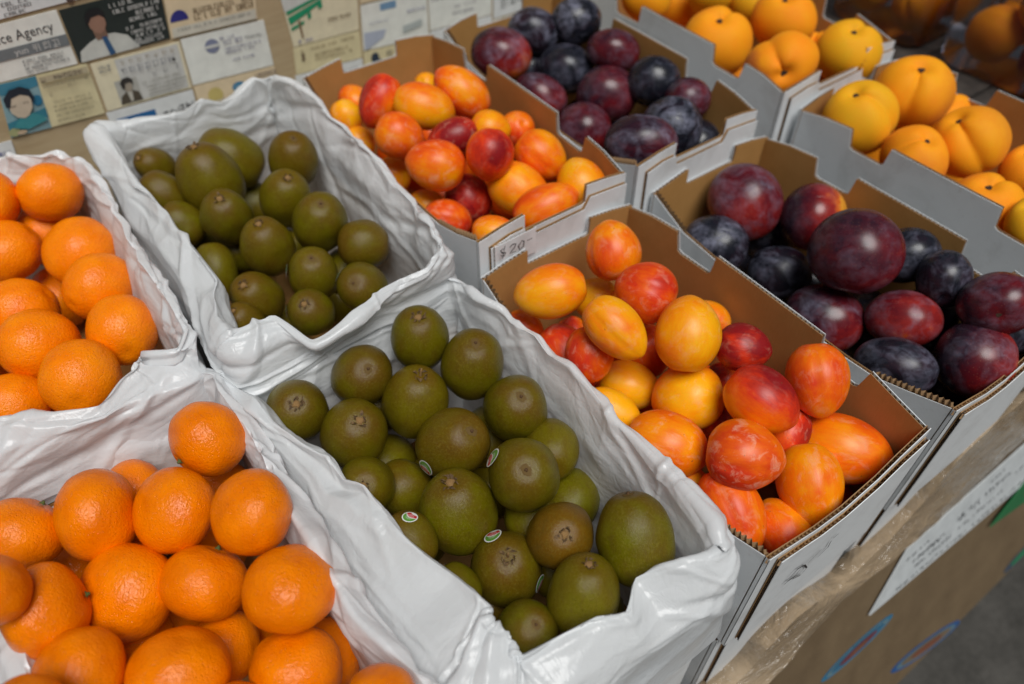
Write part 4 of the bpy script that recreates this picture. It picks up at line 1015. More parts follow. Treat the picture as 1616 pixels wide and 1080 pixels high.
frnd = random.Random(4)
FOBJ = {}
for bk, lst in FRUITS.items():
    kind, cat = KIND[bk]
    for i, (px, py, pz, sx, sy, sz, zx, zy, zz, xx, xy, xz, st, low, row, idx, nn) in enumerate(lst):
        me = MESH[kind][(i * 3 + len(bk) + int(px * 10)) % len(MESH[kind])]
        o = bpy.data.objects.new(kind, me); COL.objects.link(o)
        Z = Vector((zx, zy, zz)); X = Vector((xx, xy, xz)); Y = Z.cross(X)
        rot = Matrix((X, Y, Z)).transposed().to_4x4()
        o.matrix_world = Matrix.Translation(Vector((px, py, pz)) * U) @ rot @ Matrix.Diagonal((sx * U, sy * U, sz * U, 1))
        FOBJ[(bk, i)] = o
        j = lambda a: frnd.uniform(-a, a)
        look = ''
        if kind == 'yellow_plum':
            c = EGG[st]; o.color = (max(0, c[0] + j(.05)), c[1], max(0, c[2] + j(.15)), 1); look = EGG_W[st]
        elif kind == 'dark_plum':
            c = DRK[st]; o.color = (max(0, c[0] + j(.04)), c[1], max(0, c[2] + j(.1)), 1); look = DRK_W[st]
        elif kind == 'peach':
            c = PCH[st]; o.color = (c[0] + j(.08), c[1], c[2], 1); look = PCH_W[st]
        elif kind == 'kiwi':
            o.color = (1, 1, 1, .15 if (bk, i) == ('K2', 11) else frnd.uniform(.75, 1.0)); look = KW[st]
            if st == 'end' or (st == '' and not low and i % 2):
                child_mesh('calyx', ME_CAL[i % 5], o); child_mesh('stem_scar', ME_SCAR, o)
            elif st == 'tip':
                child_mesh('blossom_tip', ME_TIP, o); child_mesh('blossom_end', ME_STAIN, o)
            elif st == 'stem':
                child_mesh('calyx', ME_CAL[i % 5], o); child_mesh('stem_stub', ME_PEG, o)
        elif kind == 'mandarin':
            look = 'glossy'
            if not low: child_mesh('stem_button', ME_STEM, o)
        else: look = 'matte'
        if kind in ME_PIT and not low: child_mesh('stem_scar', ME_PIT[kind], o)
        word = {'orange': 'large orange', 'mandarin': 'mandarin', 'kiwi': 'kiwi', 'yellow_plum': 'plum', 'dark_plum': 'plum', 'peach': 'peach'}[kind]
        if low: lab = f'{look} {word} half buried beneath the {ORD[row-1]} row from back, {pos_words(idx, nn)}, {WHERE[bk]}'
        else: lab = f'{look} {word}, {ORD[row-1]} row from back, {pos_words(idx, nn)}, {WHERE[bk]}'
        tag(o, lab, cat, GROUP[bk])

# the bottom layer in each tray, seen only as dark glimpses between the fruit on top
def bottom_layer(bk, r, inset, kind, label):
    x0, x1, y0, y1 = BX[bk]; x0 += inset; x1 -= inset; y0 += inset; y1 -= inset
    nx = max(1, int((x1 - x0) / (2 * r))); ny = max(1, int((y1 - y0) / (2 * r)))
    v, f = [], []; rb = random.Random(len(label)); nu, nv = 18, 10; zc = ZR[bk] - H + TH + r + .03
    for i in range(nx):
        for j in range(ny):
            ce = Vector((x0 + r + (x1 - x0 - 2 * r) * i / max(1, nx - 1), y0 + r + (y1 - y0 - 2 * r) * j / max(1, ny - 1), zc + rb.uniform(0, .03))); rr = r * rb.uniform(.9, .98); b0 = len(v)
            v.append(ce + Vector((0, 0, rr)))
            for a in range(1, nv):
                for k in range(nu): v.append(ce + rr * Vector((math.sin(math.pi * a / nv) * math.cos(2 * math.pi * k / nu), math.sin(math.pi * a / nv) * math.sin(2 * math.pi * k / nu), math.cos(math.pi * a / nv))))
            v.append(ce - Vector((0, 0, rr)))
            for k in range(nu): f.append((b0, b0 + 1 + k, b0 + 1 + (k + 1) % nu)); f.append((b0 + 1 + (nv - 2) * nu + (k + 1) % nu, b0 + 1 + (nv - 2) * nu + k, b0 + 1 + (nv - 1) * nu))
            for a in range(nv - 2):
                for k in range(nu): p = b0 + 1 + a * nu; f.append((p + k, p + nu + k, p + nu + (k + 1) % nu, p + (k + 1) % nu))
    o = mk('bottom_layer_of_fruit', v, f, M[{'yellow_plum': 'egg_plum'}.get(kind, kind)], None, ((x0 + x1) / 2, (y0 + y1) / 2, ZR[bk] - H + TH), None, True)
    o.color = (.5, .3, .4, 1) if kind != 'dark_plum' else (.15, .1, .3, 1)
    tag(o, label, 'fruit', None, 'stuff')
for bk, r, ins in (('O1', .19, .2), ('O2', .17, .2), ('K1', .15, .2), ('K2', .15, .2), ('P1', .14, .04), ('P2', .14, .04), ('D1', .19, .04), ('D2', .2, .04), ('Y1', .2, .04), ('Y2', .2, .04)):
    bottom_layer(bk, r, ins, KIND[bk][0], f'bottom layer of fruit glimpsed between the top fruit, {WHERE[bk]}')

# produce stickers on the kiwis
def mat_sticker():
    b = N('fruit_sticker_print'); v = b.n('ShaderNodeTexCoord').outputs['UV']
    x, y = sep(b, v)[:2]
    dx = b.math('SUBTRACT', x, .5); dy = b.math('SUBTRACT', y, .5)
    q = b.math('ADD', dy, b.math('MULTIPLY', b.math('MULTIPLY', dx, dx), 1.3))
    band = b.ramp(b.math('ADD', b.math('MULTIPLY', q, 1.0), .5), [(0.0, (.75, .76, .75)), (.22, (.50, .02, .03)), (.55, (.75, .74, .72)), (.60, (.10, .28, .04))], 'CONSTANT')
    rad = b.math('SQRT', b.math('ADD', b.math('MULTIPLY', dx, dx), b.math('MULTIPLY', dy, dy)))
    rim = b.math('GREATER_THAN', rad, .43)
    c = b.mix(rim, band, (.78, .78, .76))
    lines = b.math('MULTIPLY', b.math('GREATER_THAN', b.n('ShaderNodeTexWave', Vector=v, Scale=9.0, Distortion=5.0).outputs[1], .72), b.math('LESS_THAN', rad, .26))
    c = b.mix(b.math('MULTIPLY', lines, .55), c, (.85, .8, .8))
    return b.bsdf(Base_Color=c, Roughness=.35)
M['sticker'] = mat_sticker()
for si, (bk, i, wx, wy, wz) in enumerate(STICKERS):
    o = FOBJ[(bk, i)]
    L3 = o.matrix_world.to_3x3(); d = (L3.inverted() @ Vector((wx, wy, wz))).normalized()
    t1 = d.orthogonal().normalized(); t2 = d.cross(t1)
    up = (L3.inverted() @ Vector((-.1, .2, 1))).normalized(); t2 = (up - d * up.dot(d)).normalized(); t1 = t2.cross(d)
    a = frnd.uniform(-.7, .2); t1, t2 = t1 * math.cos(a) + t2 * math.sin(a), t2 * math.cos(a) - t1 * math.sin(a)
    verts, faces, uv = [tuple(d * 1.03)], [], [(.5, .5)]
    for r in range(1, 5):
        for s in range(20):
            an = 2 * math.pi * s / 20; e = .30 * r / 4
            p = (d + (t1 * math.cos(an) * .82 + t2 * math.sin(an)) * e).normalized() * (1.028 + .012 * (r / 4) ** 2)
            verts.append(tuple(p)); uv.append((.5 + .5 * math.cos(an) * r / 4, .5 + .5 * math.sin(an) * r / 4))
    for s in range(20): faces.append((0, 1 + s, 1 + (s + 1) % 20))
    for r in range(3):
        for s in range(20): faces.append((1 + r * 20 + s, 21 + r * 20 + s, 21 + r * 20 + (s + 1) % 20, 1 + r * 20 + (s + 1) % 20))
    me = disc_cap('sticker', verts, faces, M['sticker'])
    ul = me.uv_layers.new(name='UVMap')
    for lp in me.loops: ul.data[lp.index].uv = uv[lp.vertex_index]
    child_mesh('sticker', me, o)['label'] = 'small oval red, green and white fruit sticker'

# ------------------------------------------------------------------ back board with business cards
YW = 4.32
def mat_board():
    b = N('tan_plywood'); v = b.obj(False)
    s = b.n('ShaderNodeVectorMath', operation='MULTIPLY'); b.set(s.inputs[0], v); b.set(s.inputs[1], (1.0, 1.0, 9.0))
    gr = b.noise(s.outputs[0], 12.0, 5.0, 0.6, 0.8); bl = b.noise(v, 6.0, 4.0, 0.6)
    c = b.ramp(b.math('ADD', b.math('MULTIPLY', gr, .6), b.math('MULTIPLY', bl, .45)), [(.3, (.33, .235, .125)), (.55, (.44, .335, .20)), (.8, (.50, .40, .25))])
    return b.bsdf(Base_Color=c, Roughness=.65, Normal=b.bump(gr, .1, .001))
bb = mk('back_board', *box_vf(-4.2, 3.0, YW, YW + .09, -1.7, 2.1), mat_board(), None, (-.6, YW, -1.7))
tag(bb, 'tan plywood board standing behind the trays, covered with business cards', 'board')

PC = {}
def pcol(col, rough=.5):
    k = tuple(round(x, 3) for x in col) + (rough,)
    if k not in PC: PC[k] = mat_flat('printed_colour', col, rough, .05, 12.0)
    return PC[k]
CARD_COLS = {'white': (.76, .77, .72), 'cream': (.74, .67, .48), 'beige': (.70, .57, .38), 'grey': (.70, .72, .72), 'dark': (.020, .028, .026), 'straw': (.68, .60, .37)}

class Card:
    def __init__(self, c4, base, label, name='business_card', group='business cards stuck on the board'):
        self.q = [Vector(p) for p in c4]; self.q = [Vector((p.x, YW - .004, p.z)) for p in self.q]
        self.loc = self.q[3]
        v = [self.P(u, w, d) for d in (0, .004) for u, w in ((0, 0), (1, 0), (1, 1), (0, 1))]
        self.o = mk(name, v, [(3, 2, 1, 0), (4, 5, 6, 7), (0, 1, 5, 4), (1, 2, 6, 5), (2, 3, 7, 6), (3, 0, 4, 7)], pcol(CARD_COLS[base]), None, self.loc)
        tag(self.o, label, 'card', group); self.lay = 1
    def P(self, u, w, d=0.0):
        a, b, c, e = self.q
        p = (a * (1 - u) + b * u) * (1 - w) + (e * (1 - u) + c * u) * w
        return Vector((p.x, p.y - d, p.z))
    def poly(self, pts_list, col, name='printed_panel', parent=None):
        v, f = [], []
        d = .0045 + .0016 * self.lay; self.lay += 1
        for pts in pts_list:
            b = len(v); v += [self.P(u, w, d) for u, w in pts]; f.append(tuple(range(b, b + len(pts)))[::-1])
        return mk(name, v, f, pcol(col), parent or self.o, self.loc)
    def rect(self, u0, w0, u1, w1, col, name='printed_panel', parent=None): return self.poly([[(u0, w0), (u1, w0), (u1, w1), (u0, w1)]], col, name, parent)
    def ell(self, u, w, ru, rw, col, name='printed_emblem', a0=0, a1=360, parent=None):
        return self.poly([[(u + ru * math.cos(math.radians(a0 + (a1 - a0) * i / 22)), w - rw * math.sin(math.radians(a0 + (a1 - a0) * i / 22))) for i in range(22 + (a1 - a0 < 360))]], col, name, parent)
    def lines(self, rows, col, seed=0, name='printed_text'):
        """Illegible small print: rows of (u0, u1, w, height) filled with letter-like strokes."""
        r = random.Random(seed); P = []
        for u0, u1, w, h in rows:
            u = u0
            while u < u1:
                cw = h * r.uniform(.28, .5)
                if r.random() < .13: u += cw; continue
                k = r.randint(0, 3); t = h * .11; x0, x1 = u, u + cw * .78
                P.append([(x0, w - h / 2), (x0 + t, w - h / 2), (x0 + t, w + h / 2), (x0, w + h / 2)])
                if k != 1: P.append([(x0 + t, w - h / 2), (x1, w - h / 2), (x1, w - h / 2 + t * 1.4), (x0 + t, w - h / 2 + t * 1.4)])
                if k != 2: P.append([(x0 + t, w + h / 2 - t * 1.4), (x1, w + h / 2 - t * 1.4), (x1, w + h / 2), (x0 + t, w + h / 2)])
                if k > 1: P.append([(x1 - t, w - h / 3), (x1, w - h / 3), (x1, w + h / 3), (x1 - t, w + h / 3)])
                u += cw
        self.poly(P, col, name)
    def hangul(self, cells, h, col, seed):
        r = random.Random(seed); P = []
        for u, w in cells:
            cw = h * .52; t = h * .1
            for _ in range(3):
                y = w + r.choice((-.42, -.2, 0, .2, .42)) * h
                P.append([(u, y), (u + cw * .6, y), (u + cw * .6, y + t), (u, y + t)])
            for x in (u + cw * r.choice((.05, .3)), u + cw * .78):
                P.append([(x, w - h * .45), (x + t * .5, w - h * .45), (x + t * .5, w + h * .45), (x, w + h * .45)])
        self.poly(P, col, 'printed_text')
    def text(self, s, u0, w, h, col, width=None, serif=False):
        v, f = text_mesh(s)
        if not v: return
        mx = max(p[0] for p in v); k = h
        asp = (self.q[1] - self.q[0]).length / (self.q[3] - self.q[0]).length
        su = (width / mx) if width else k / asp
        d = .0045 + .0016 * self.lay; self.lay += 1
        mk('printed_text', [self.P(u0 + x * su, w - y * k, d) for x, y in v], f, pcol(col), self.o, self.loc)

def text_mesh(s):
    cu = bpy.data.curves.new('t', 'FONT'); cu.body = s; cu.resolution_u = 2
    ob = bpy.data.objects.new('t', cu); COL.objects.link(ob)
    dg = bpy.context.evaluated_depsgraph_get(); me = ob.evaluated_get(dg).to_mesh()
    v = [(p.co.x, p.co.y) for p in me.vertices]; f = [tuple(p.vertices) for p in me.polygons]
    bpy.data.objects.remove(ob); bpy.data.curves.remove(cu)
    return v, f

def zc(*pts): return pts
INK = (.03, .03, .035); GREY = (.22, .22, .22); BROWN = (.20, .14, .08)
W_ = 'beside the dark portrait card'
# pixel measurements of the photograph turned into places on the board
c = Card([(-1.4404,4.3200,1.0029), (-0.7597,4.3200,0.9973), (-0.7814,4.3200,0.7869), (-1.4815,4.3200,0.7860)], 'grey', 'pale grey card at the top left corner, above the agency card')
c.lines([(.2, .45, .70, .09), (.2, .4, .82, .08), (.2, .34, .93, .07)], GREY, 1); c.ell(.68, .93, .03, .10, (.08, .05, .04))
c = Card([(-1.5658,4.3200,0.7631), (-1.0912,4.3200,0.7618), (-1.1056,4.3200,0.4540), (-1.5936,4.3200,0.4777)], 'white', 'white card lettered Agency with a grey name band, left edge')
c.text('Service Agency', .06, .33, .26, INK, .84); c.rect(0, .43, 1, .63, (.17, .19, .20)); c.text('yun', .42, .585, .17, (.62, .62, .6)); c.hangul([(.62, .53), (.73, .53), (.83, .53)], .15, (.62, .62, .6), 4)
c.lines([(.46, .9, .72, .05), (.46, .86, .79, .05), (.46, .92, .86, .05), (.46, .72, .93, .05)], GREY, 3)
c = Card([(-1.0807,4.3200,0.7554), (-0.5298,4.3200,0.7500), (-0.5686,4.3200,0.4445), (-1.0948,4.3200,0.4545)], 'dark', 'black-green card with a portrait of a man in white shirt and tie')
po = c.poly([[(.02, 1), (.05, .80), (.17, .68), (.30, .60), (.44, .62), (.56, .72), (.66, 1.0)]], (.55, .56, .52), 'portrait')
c.poly([[(.235, .50), (.36, .50), (.37, .66), (.25, .68)]], (.22, .13, .09), 'neck', po)
c.poly([[(.215, .30), (.24, .22), (.33, .20), (.385, .27), (.385, .42), (.35, .53), (.30, .575), (.25, .52), (.22, .42)]], (.30, .17, .12), 'face', po)
c.poly([[(.19, .36), (.20, .20), (.27, .10), (.36, .11), (.40, .22), (.385, .31), (.34, .235), (.26, .25), (.225, .33)]], (.014, .014, .016), 'hair', po)
c.poly([[(.30, .63), (.35, .63), (.39, .98), (.33, 1.0)]], (.03, .09, .20), 'tie', po)
c.lines([(.46, .72, .13, .075), (.48, .95, .25, .075), (.70, .95, .36, .075), (.62, .94, .46, .07), (.56, .95, .60, .065), (.60, .95, .69, .06), (.64, .95, .77, .06), (.62, .9, .85, .06), (.58, .93, .92, .06)], (.5, .5, .48), 8)
c = Card([(-0.5163,4.3200,0.7466), (0.0303,4.3200,0.7343), (-0.0171,4.3200,0.4087), (-0.5628,4.3200,0.4388)], 'beige', 'beige card with a dark blue half-round emblem, right of portrait card')
c.ell(.12, .70, .10, .20, (.03, .03, .20), 'printed_emblem', 0, 180)
c.lines([(.28, .96, .58, .09), (.28, .95, .70, .10)], BROWN, 11); c.rect(.02, .80, .98, .985, (.60, .57, .48)); c.lines([(.08, .9, .86, .05)], (.35, .34, .3), 12)
c = Card([(-0.5144,4.3200,0.4202), (0.0168,4.3200,0.3909), (0.0085,4.3200,0.0880), (-0.5317,4.3200,0.1244)], 'white', 'white travel card with a round blue emblem above the kiwi bag')
c.ell(.33, .28, .085, .15, (.20, .22, .32), 'printed_emblem'); c.rect(.25, .25, .41, .31, (.60, .60, .57)); c.text('TRAVEL', .72, .30, .10, GREY, .22); c.lines([(.43, .60, .16, .06), (.43, .70, .26, .09), (.46, .9, .40, .05), (.46, .82, .48, .05), (.48, .8, .66, .05)], (.3, .29, .36), 21)
c = Card([(-1.0441,4.3200,0.4304), (-0.5252,4.3200,0.4115), (-0.5444,4.3200,0.1111), (-1.0637,4.3200,0.1333)], 'cream', 'cream card with a small black-and-white head portrait')
c.rect(.25, .03, .97, .96, (.58, .575, .545)); po = c.rect(.17, .45, .42, .94, (.45, .44, .40), 'portrait')
c.poly([[(.17, .94), (.20, .78), (.27, .70), (.34, .70), (.40, .76), (.42, .94)]], (.08, .065, .045), 'jacket', po); c.poly([[(.27, .70), (.33, .70), (.315, .92), (.29, .92)]], (.5, .48, .42), 'shirt', po)
c.ell(.30, .585, .05, .13, (.35, .30, .24), 'face', 0, 360, po); c.poly([[(.235, .62), (.225, .50), (.26, .42), (.33, .41), (.37, .48), (.36, .58), (.335, .52), (.28, .53), (.26, .64)]], (.035, .03, .028), 'hair', po)
c.lines([(.06, .2, .10, .06), (.06, .18, .18, .05)], GREY, 30); c.hangul([(.30 + .095 * i, .11) for i in range(7)], .085, (.35, .27, .16), 31); c.hangul([(.28 + .09 * i, .27) for i in range(7)], .13, (.25, .26, .29), 32)
c.ell(.88, .29, .018, .035, (.02, .02, .02)); c.hangul([(.60, .47), (.73, .45), (.88, .42)], .09, GREY, 33); c.lines([(.46, .95, .60, .06), (.5, .95, .70, .05), (.5, .92, .78, .05), (.5, .9, .86, .05)], (.33, .32, .28), 34)
c = Card([(-1.5333,4.3200,0.4685), (-1.0617,4.3200,0.4400), (-1.0814,4.3200,0.1269), (-1.6024,4.3200,0.1574)], 'straw', 'straw-coloured card with a blue cartoon drawing of a dark-haired boy')
po = c.rect(0, 0, .42, 1, (.22, .36, .40), 'drawing'); c.poly([[(.0, .0), (.42, .0), (.42, .17), (.2, .24), (.0, .2)]], (.05, .22, .32)); c.poly([[(0, .72), (.42, .60), (.42, .78), (.1, .95), (0, .9)]], (.04, .20, .27)); c.ell(.36, .43, .05, .10, (.02, .16, .28)); c.ell(.05, .9, .06, .08, (.35, .36, .18)); c.ell(.33, .8, .07, .06, (.30, .42, .38)); c.ell(.12, .93, .05, .04, (.50, .38, .26))
c.poly([[(.05, .82), (.13, .66), (.28, .62), (.37, .72), (.40, .82), (.2, .9)]], (.05, .25, .28), 'shirt', po)
c.poly([[(.055, .40), (.07, .28), (.16, .22), (.26, .25), (.30, .36), (.29, .52), (.24, .64), (.19, .68), (.12, .64), (.07, .54)]], (.56, .47, .36), 'face', po)
c.poly([[(.03, .42), (.02, .26), (.10, .12), (.22, .10), (.31, .18), (.335, .34), (.31, .44), (.285, .30), (.20, .24), (.10, .28), (.07, .44)]], (.014, .022, .035), 'hair', po)
c.lines([(.08, .13, .42, .03), (.20, .26, .40, .03)], (.1, .07, .06), 39)
c.rect(.44, .02, .985, .13, (.45, .39, .26)); c.hangul([(.46, .08)] + [(.60 + .055 * i, .075) for i in range(6)], .09, (.07, .05, .04), 40); c.lines([(.46, .8, .20, .05), (.52, .9, .52, .05), (.5, .92, .60, .05), (.5, .85, .68, .05), (.5, .9, .78, .05), (.5, .8, .88, .06)], (.36, .31, .2), 41); c.hangul([(.72, .27), (.92, .22), (.5, .36)], .07, (.2, .15, .1), 42)
c = Card([(-0.5306,4.3200,0.1152), (0.0105,4.3200,0.0783), (-0.0017,4.3200,-0.2288), (-0.5455,4.3200,-0.1972)], 'beige', 'beige card with a small blue oval just above the kiwi bag')
c.ell(.52, .24, .085, .11, (.04, .20, .36)); c.lines([(.46, .58, .24, .07)], (.4, .5, .55), 50); c.ell(.22, .28, .09, .16, (.55, .45, .16)); c.lines([(.74, 1.0, .10, .10)], (.28, .22, .18), 51); c.rect(.0, .40, 1.0, 1, (.58, .52, .42))
c = Card([(-1.0748,4.3200,0.1244), (-0.5445,4.3200,0.0980), (-0.5695,4.3200,-0.2315), (-1.0869,4.3200,-0.1980)], 'grey', 'pale card with a bright blue block, half behind the kiwi bag')
c.rect(.08, .17, .52, .62, (.015, .12, .32)); c.hangul([(.60, .36), (.70, .34), (.80, .31), (.88, .29)], .20, (.05, .045, .05), 56); c.lines([(.1, .9, .8, .06)], GREY, 55)
c = Card([(-2.0187,4.3200,0.1658), (-1.6090,4.3200,0.1431), (-1.6530,4.3200,-0.1453), (-2.0803,4.3200,-0.1133)], 'grey', 'pale card at the left edge just above the orange bag')
c.lines([(.7, .95, .22, .08)], (.12, .12, .3), 57)
c = Card([(0.1580,4.3200,0.5021), (0.6971,4.3200,0.4843), (0.6606,4.3200,0.1409), (0.1728,4.3200,0.1614)], 'cream', 'cream card with green stripes and a small palm drawing')
c.poly([[(0, 0), (.50, 0), (.50, .22), (0, .30)]], (.60, .61, .58)); c.poly([[(.02, .30), (.5, .14), (.5, .19), (.02, .37)], [(.02, .42), (.5, .22), (.5, .28), (.25, .44), (.03, .56)], [(.03, .62), (.22, .54), (.22, .60), (.03, .68)], [(.28, .44), (.33, .40), (.33, .52), (.28, .54)], [(.44, .30), (.5, .28), (.5, .38), (.44, .40)]], (.02, .28, .14), 'printed_stripes')
c.rect(.14, .52, .17, .86, (.22, .14, .08)); c.lines([(.08, .32, .92, .06)], (.15, .15, .32), 60); c.lines([(.55, .88, .64, .06)], BROWN, 61)
c = Card([(0.1666,4.3200,0.1544), (0.6591,4.3200,0.1323), (0.6507,4.3200,-0.0608), (0.1461,4.3200,-0.0303)], 'straw', 'straw card with faint brown print beneath the green-striped card')
c.lines([(.1, .9, .18, .10), (.3, .8, .45, .12), (.3, .9, .62, .12)], (.36, .29, .17), 63); c.rect(.10, .25, .15, .55, (.20, .15, .09))
c = Card([(0.1352,4.3200,-0.0361), (0.6492,4.3200,-0.0698), (0.6272,4.3200,-0.3512), (0.1302,4.3200,-0.3269)], 'grey', 'pale grey card with two text lines behind the back plum tray')
c.lines([(.60, .92, .20, .07), (.60, .95, .33, .07)], (.2, .2, .25), 65)
c = Card([(0.6972,4.3200,0.2944), (1.2208,4.3200,0.2647), (1.2078,4.3200,-0.0671), (0.6681,4.3200,-0.0186)], 'white', 'white card with pale blue print, above the back plum tray')
c.rect(.28, .05, .52, .20, (.17, .30, .46)); c.poly([[(.02, .60), (.35, .62), (.30, .80), (.06, .98), (.02, .98)]], (.42, .46, .56)); c.poly([[(.6, .64), (.9, .58), (.9, .72), (.6, .80)]], (.44, .48, .47)); c.lines([(.68, .94, .34, .06), (.1, .4, .42, .03)], (.36, .36, .46), 67)
c = Card([(0.6666,4.3200,-0.0276), (1.2068,4.3200,-0.0765), (1.1951,4.3200,-0.4142), (0.6373,4.3200,-0.3547)], 'straw', 'straw card with a dark emblem partly behind the back plum tray')
c.ell(.16, .18, .06, .12, (.03, .045, .07)); c.ell(.22, .30, .05, .08, (.03, .05, .08)); c.lines([(.28, .42, .14, .12)], (.3, .27, .2), 69)
c = Card([(0.7375,4.3200,0.5797), (1.2417,4.3200,0.5590), (1.2226,4.3200,0.2820), (0.6994,4.3200,0.3068)], 'beige', 'beige card at the top edge above the blue-print card')
c = Card([(1.2310,4.3200,0.2620), (1.7859,4.3200,0.2291), (1.7764,4.3200,-0.0639), (1.2223,4.3200,-0.0326)], 'white', 'white card left of the dark plum tray, with faint grey print')
c.lines([(.05, .2, .25, .1), (.40, .72, .55, .07), (.36, .7, .72, .07)], (.36, .35, .37), 71)
c = Card([(1.2214,4.3200,-0.0420), (1.7761,4.3200,-0.0737), (1.7837,4.3200,-0.4177), (1.2114,4.3200,-0.3667)], 'grey', 'pale card with a dark blue bar between the plum trays')
c.poly([[(.10, .26), (.40, .16), (.40, .34), (.10, .42)]], (.03, .15, .27))
c = Card([(1.7973,4.3200,0.2262), (2.4179,4.3200,0.1775), (2.4325,4.3200,-0.1225), (1.7930,4.3200,-0.1084)], 'grey', 'pale card with large grey characters behind the dark plums')
c.hangul([(.10, .68), (.25, .66), (.38, .62)], .22, (.2, .2, .2), 73); c.ell(.06, 1.25, .04, .07, (.08, .07, .3))
c = Card([(1.7927,4.3200,-0.1184), (2.4340,4.3200,-0.1537), (2.4783,4.3200,-0.4999), (1.8076,4.3200,-0.4578)], 'cream', 'cream card with small blue and yellow emblem behind the dark plums')
c.ell(.08, .22, .05, .14, (.06, .06, .26)); c.ell(.16, .05, .05, .08, (.5, .4, .1))

# ------------------------------------------------------------------ price tag and handwriting
def ribbon(pts, w, nd):
    """A pen stroke: a flat strip of width w along pts, lying square to nd."""
    v, f = [], []; nd = Vector(nd); P = [Vector(p) for p in pts]
    for i, p in enumerate(P):
        d = (P[min(i + 1, len(P) - 1)] - P[max(i - 1, 0)]).normalized(); s = d.cross(nd).normalized() * w / 2 * (1 if 0 < i < len(P) - 1 else .55)
        v += [p - s, p + s]
    for i in range(len(P) - 1): f.append((2 * i, 2 * i + 1, 2 * i + 3, 2 * i + 2))
    return v, f
def strokes(name, lst, w, nd, parent, loc):
    v, f = [], []
    for pts in lst:
        a, b = ribbon(pts, w, nd); k = len(v); v += a; f += [tuple(k + i for i in q) for q in b]
    return mk(name, v, f, M['ink'], parent, loc)

tg = [Vector((0.1028,1.8950,0.1349)), Vector((0.3588,1.8950,0.1374)), Vector((0.3628,1.8950,-0.0485)), Vector((0.0786,1.8950,-0.0267))]
v, f, mi = [], [], []
ux = (tg[1] - tg[0]); wx = ux.length; ux.normalize(); hz = (tg[0] - tg[3]).length
board(v, f, mi, tg[0] + Vector((0, TH, 0)), ux, (0, 0, 1), (0, -1, 0), [(0, -hz), (0, 0), (wx, 0), (wx, -hz)], [((0, 0), (wx, 0)), ((0, -hz), (0, 0))])
pt = mk('price_tag', v, f, [M['white_board'], M['kraft'], M['flute']], None, tuple(tg[3]), mi)
tag(pt, 'small white board price tag reading $20- on the back plum tray', 'price tag')
strokes('handwriting', [[(0.1426,1.8700,0.1277), (0.1194,1.8700,0.1232), (0.1305,1.8700,0.1007), (0.1499,1.8700,0.0947), (0.1418,1.8700,0.0779), (0.1187,1.8700,0.0902)], [(0.1467,1.8700,0.1421), (0.1298,1.8700,0.0632)],
    [(0.1735,1.8700,0.1157), (0.1931,1.8700,0.1263), (0.2127,1.8700,0.1204), (0.2048,1.8700,0.0995), (0.1770,1.8700,0.0762), (0.2126,1.8700,0.0702)],
    [(0.2482,1.8700,0.1188), (0.2285,1.8700,0.0956), (0.2364,1.8700,0.0661), (0.2603,1.8700,0.0791), (0.2641,1.8700,0.1107), (0.2482,1.8700,0.1230)], [(0.2841,1.8700,0.1046), (0.3162,1.8700,0.1050)]], .008, (0, -1, 0), pt, tuple(tg[3]))
T2 = tuple(TR['P2'].location / U)
strokes('handwriting', [[(0.1801,-0.0360,-0.3781), (0.2491,-0.0360,-0.3929), (0.2726,-0.0360,-0.3530)], [(0.1948,-0.0360,-0.3391), (0.2319,-0.0360,-0.3021), (0.2938,-0.0360,-0.3403), (0.3455,-0.0360,-0.4301), (0.3200,-0.0360,-0.4672), (0.2418,-0.0360,-0.4077)], [(0.1907,-0.0360,-0.3616), (0.3074,-0.0360,-0.4369)],
    [(0.3213,-0.0360,-0.3547), (0.3877,-0.0360,-0.3096)], [(0.3998,-0.0360,-0.3973), (0.4580,-0.0360,-0.3731), (0.4480,-0.0360,-0.3045)], [(0.4518,-0.0360,-0.2866), (0.4904,-0.0360,-0.2895)]], .010, (0, -1, 0), TR['P2'], T2)

# ------------------------------------------------------------------ film-wrapped paper edge, card skirt and sign at the stall front
def mat_wrapped():
    b = N('film_wrapped_brown_paper'); v = b.obj(False)
    a = b.noise(v, 30.0, 4.0, .6, 1.2); rg = b.math('ABSOLUTE', b.math('SUBTRACT', a, .5)); bl = b.noise(v, 12.0, 4.0, .6)
    s = b.n('ShaderNodeVectorMath', operation='MULTIPLY'); b.set(s.inputs[0], v); b.set(s.inputs[1], (.25, 1.0, 1.0)); lg = b.noise(s.outputs[0], 60.0, 2.0, .5)
    c = b.ramp(bl, [(.3, (.27, .19, .11)), (.55, (.36, .265, .165)), (.8, (.42, .325, .22))])
    m = b.bsdf(Base_Color=c, Roughness=.5, Normal=b.bump(b.math('ADD', rg, b.math('MULTIPLY', lg, .5)), .7, .005))
    s3 = b.n('ShaderNodeVectorMath', operation='MULTIPLY'); b.set(s3.inputs[0], v); b.set(s3.inputs[1], (.35, 1.2, 1.2)); cw = b.noise(s3.outputs[0], 34.0, 3.0, .6, 1.5)
    b.set(b.p.inputs['Coat Normal'], b.bump(b.math('ABSOLUTE', b.math('SUBTRACT', cw, .5)), 1.0, .035))
    b.set(b.p.inputs['Coat Weight'], 1.0); b.set(b.p.inputs['Coat Roughness'], .09)
    return m
M['wrapped'] = mat_wrapped()
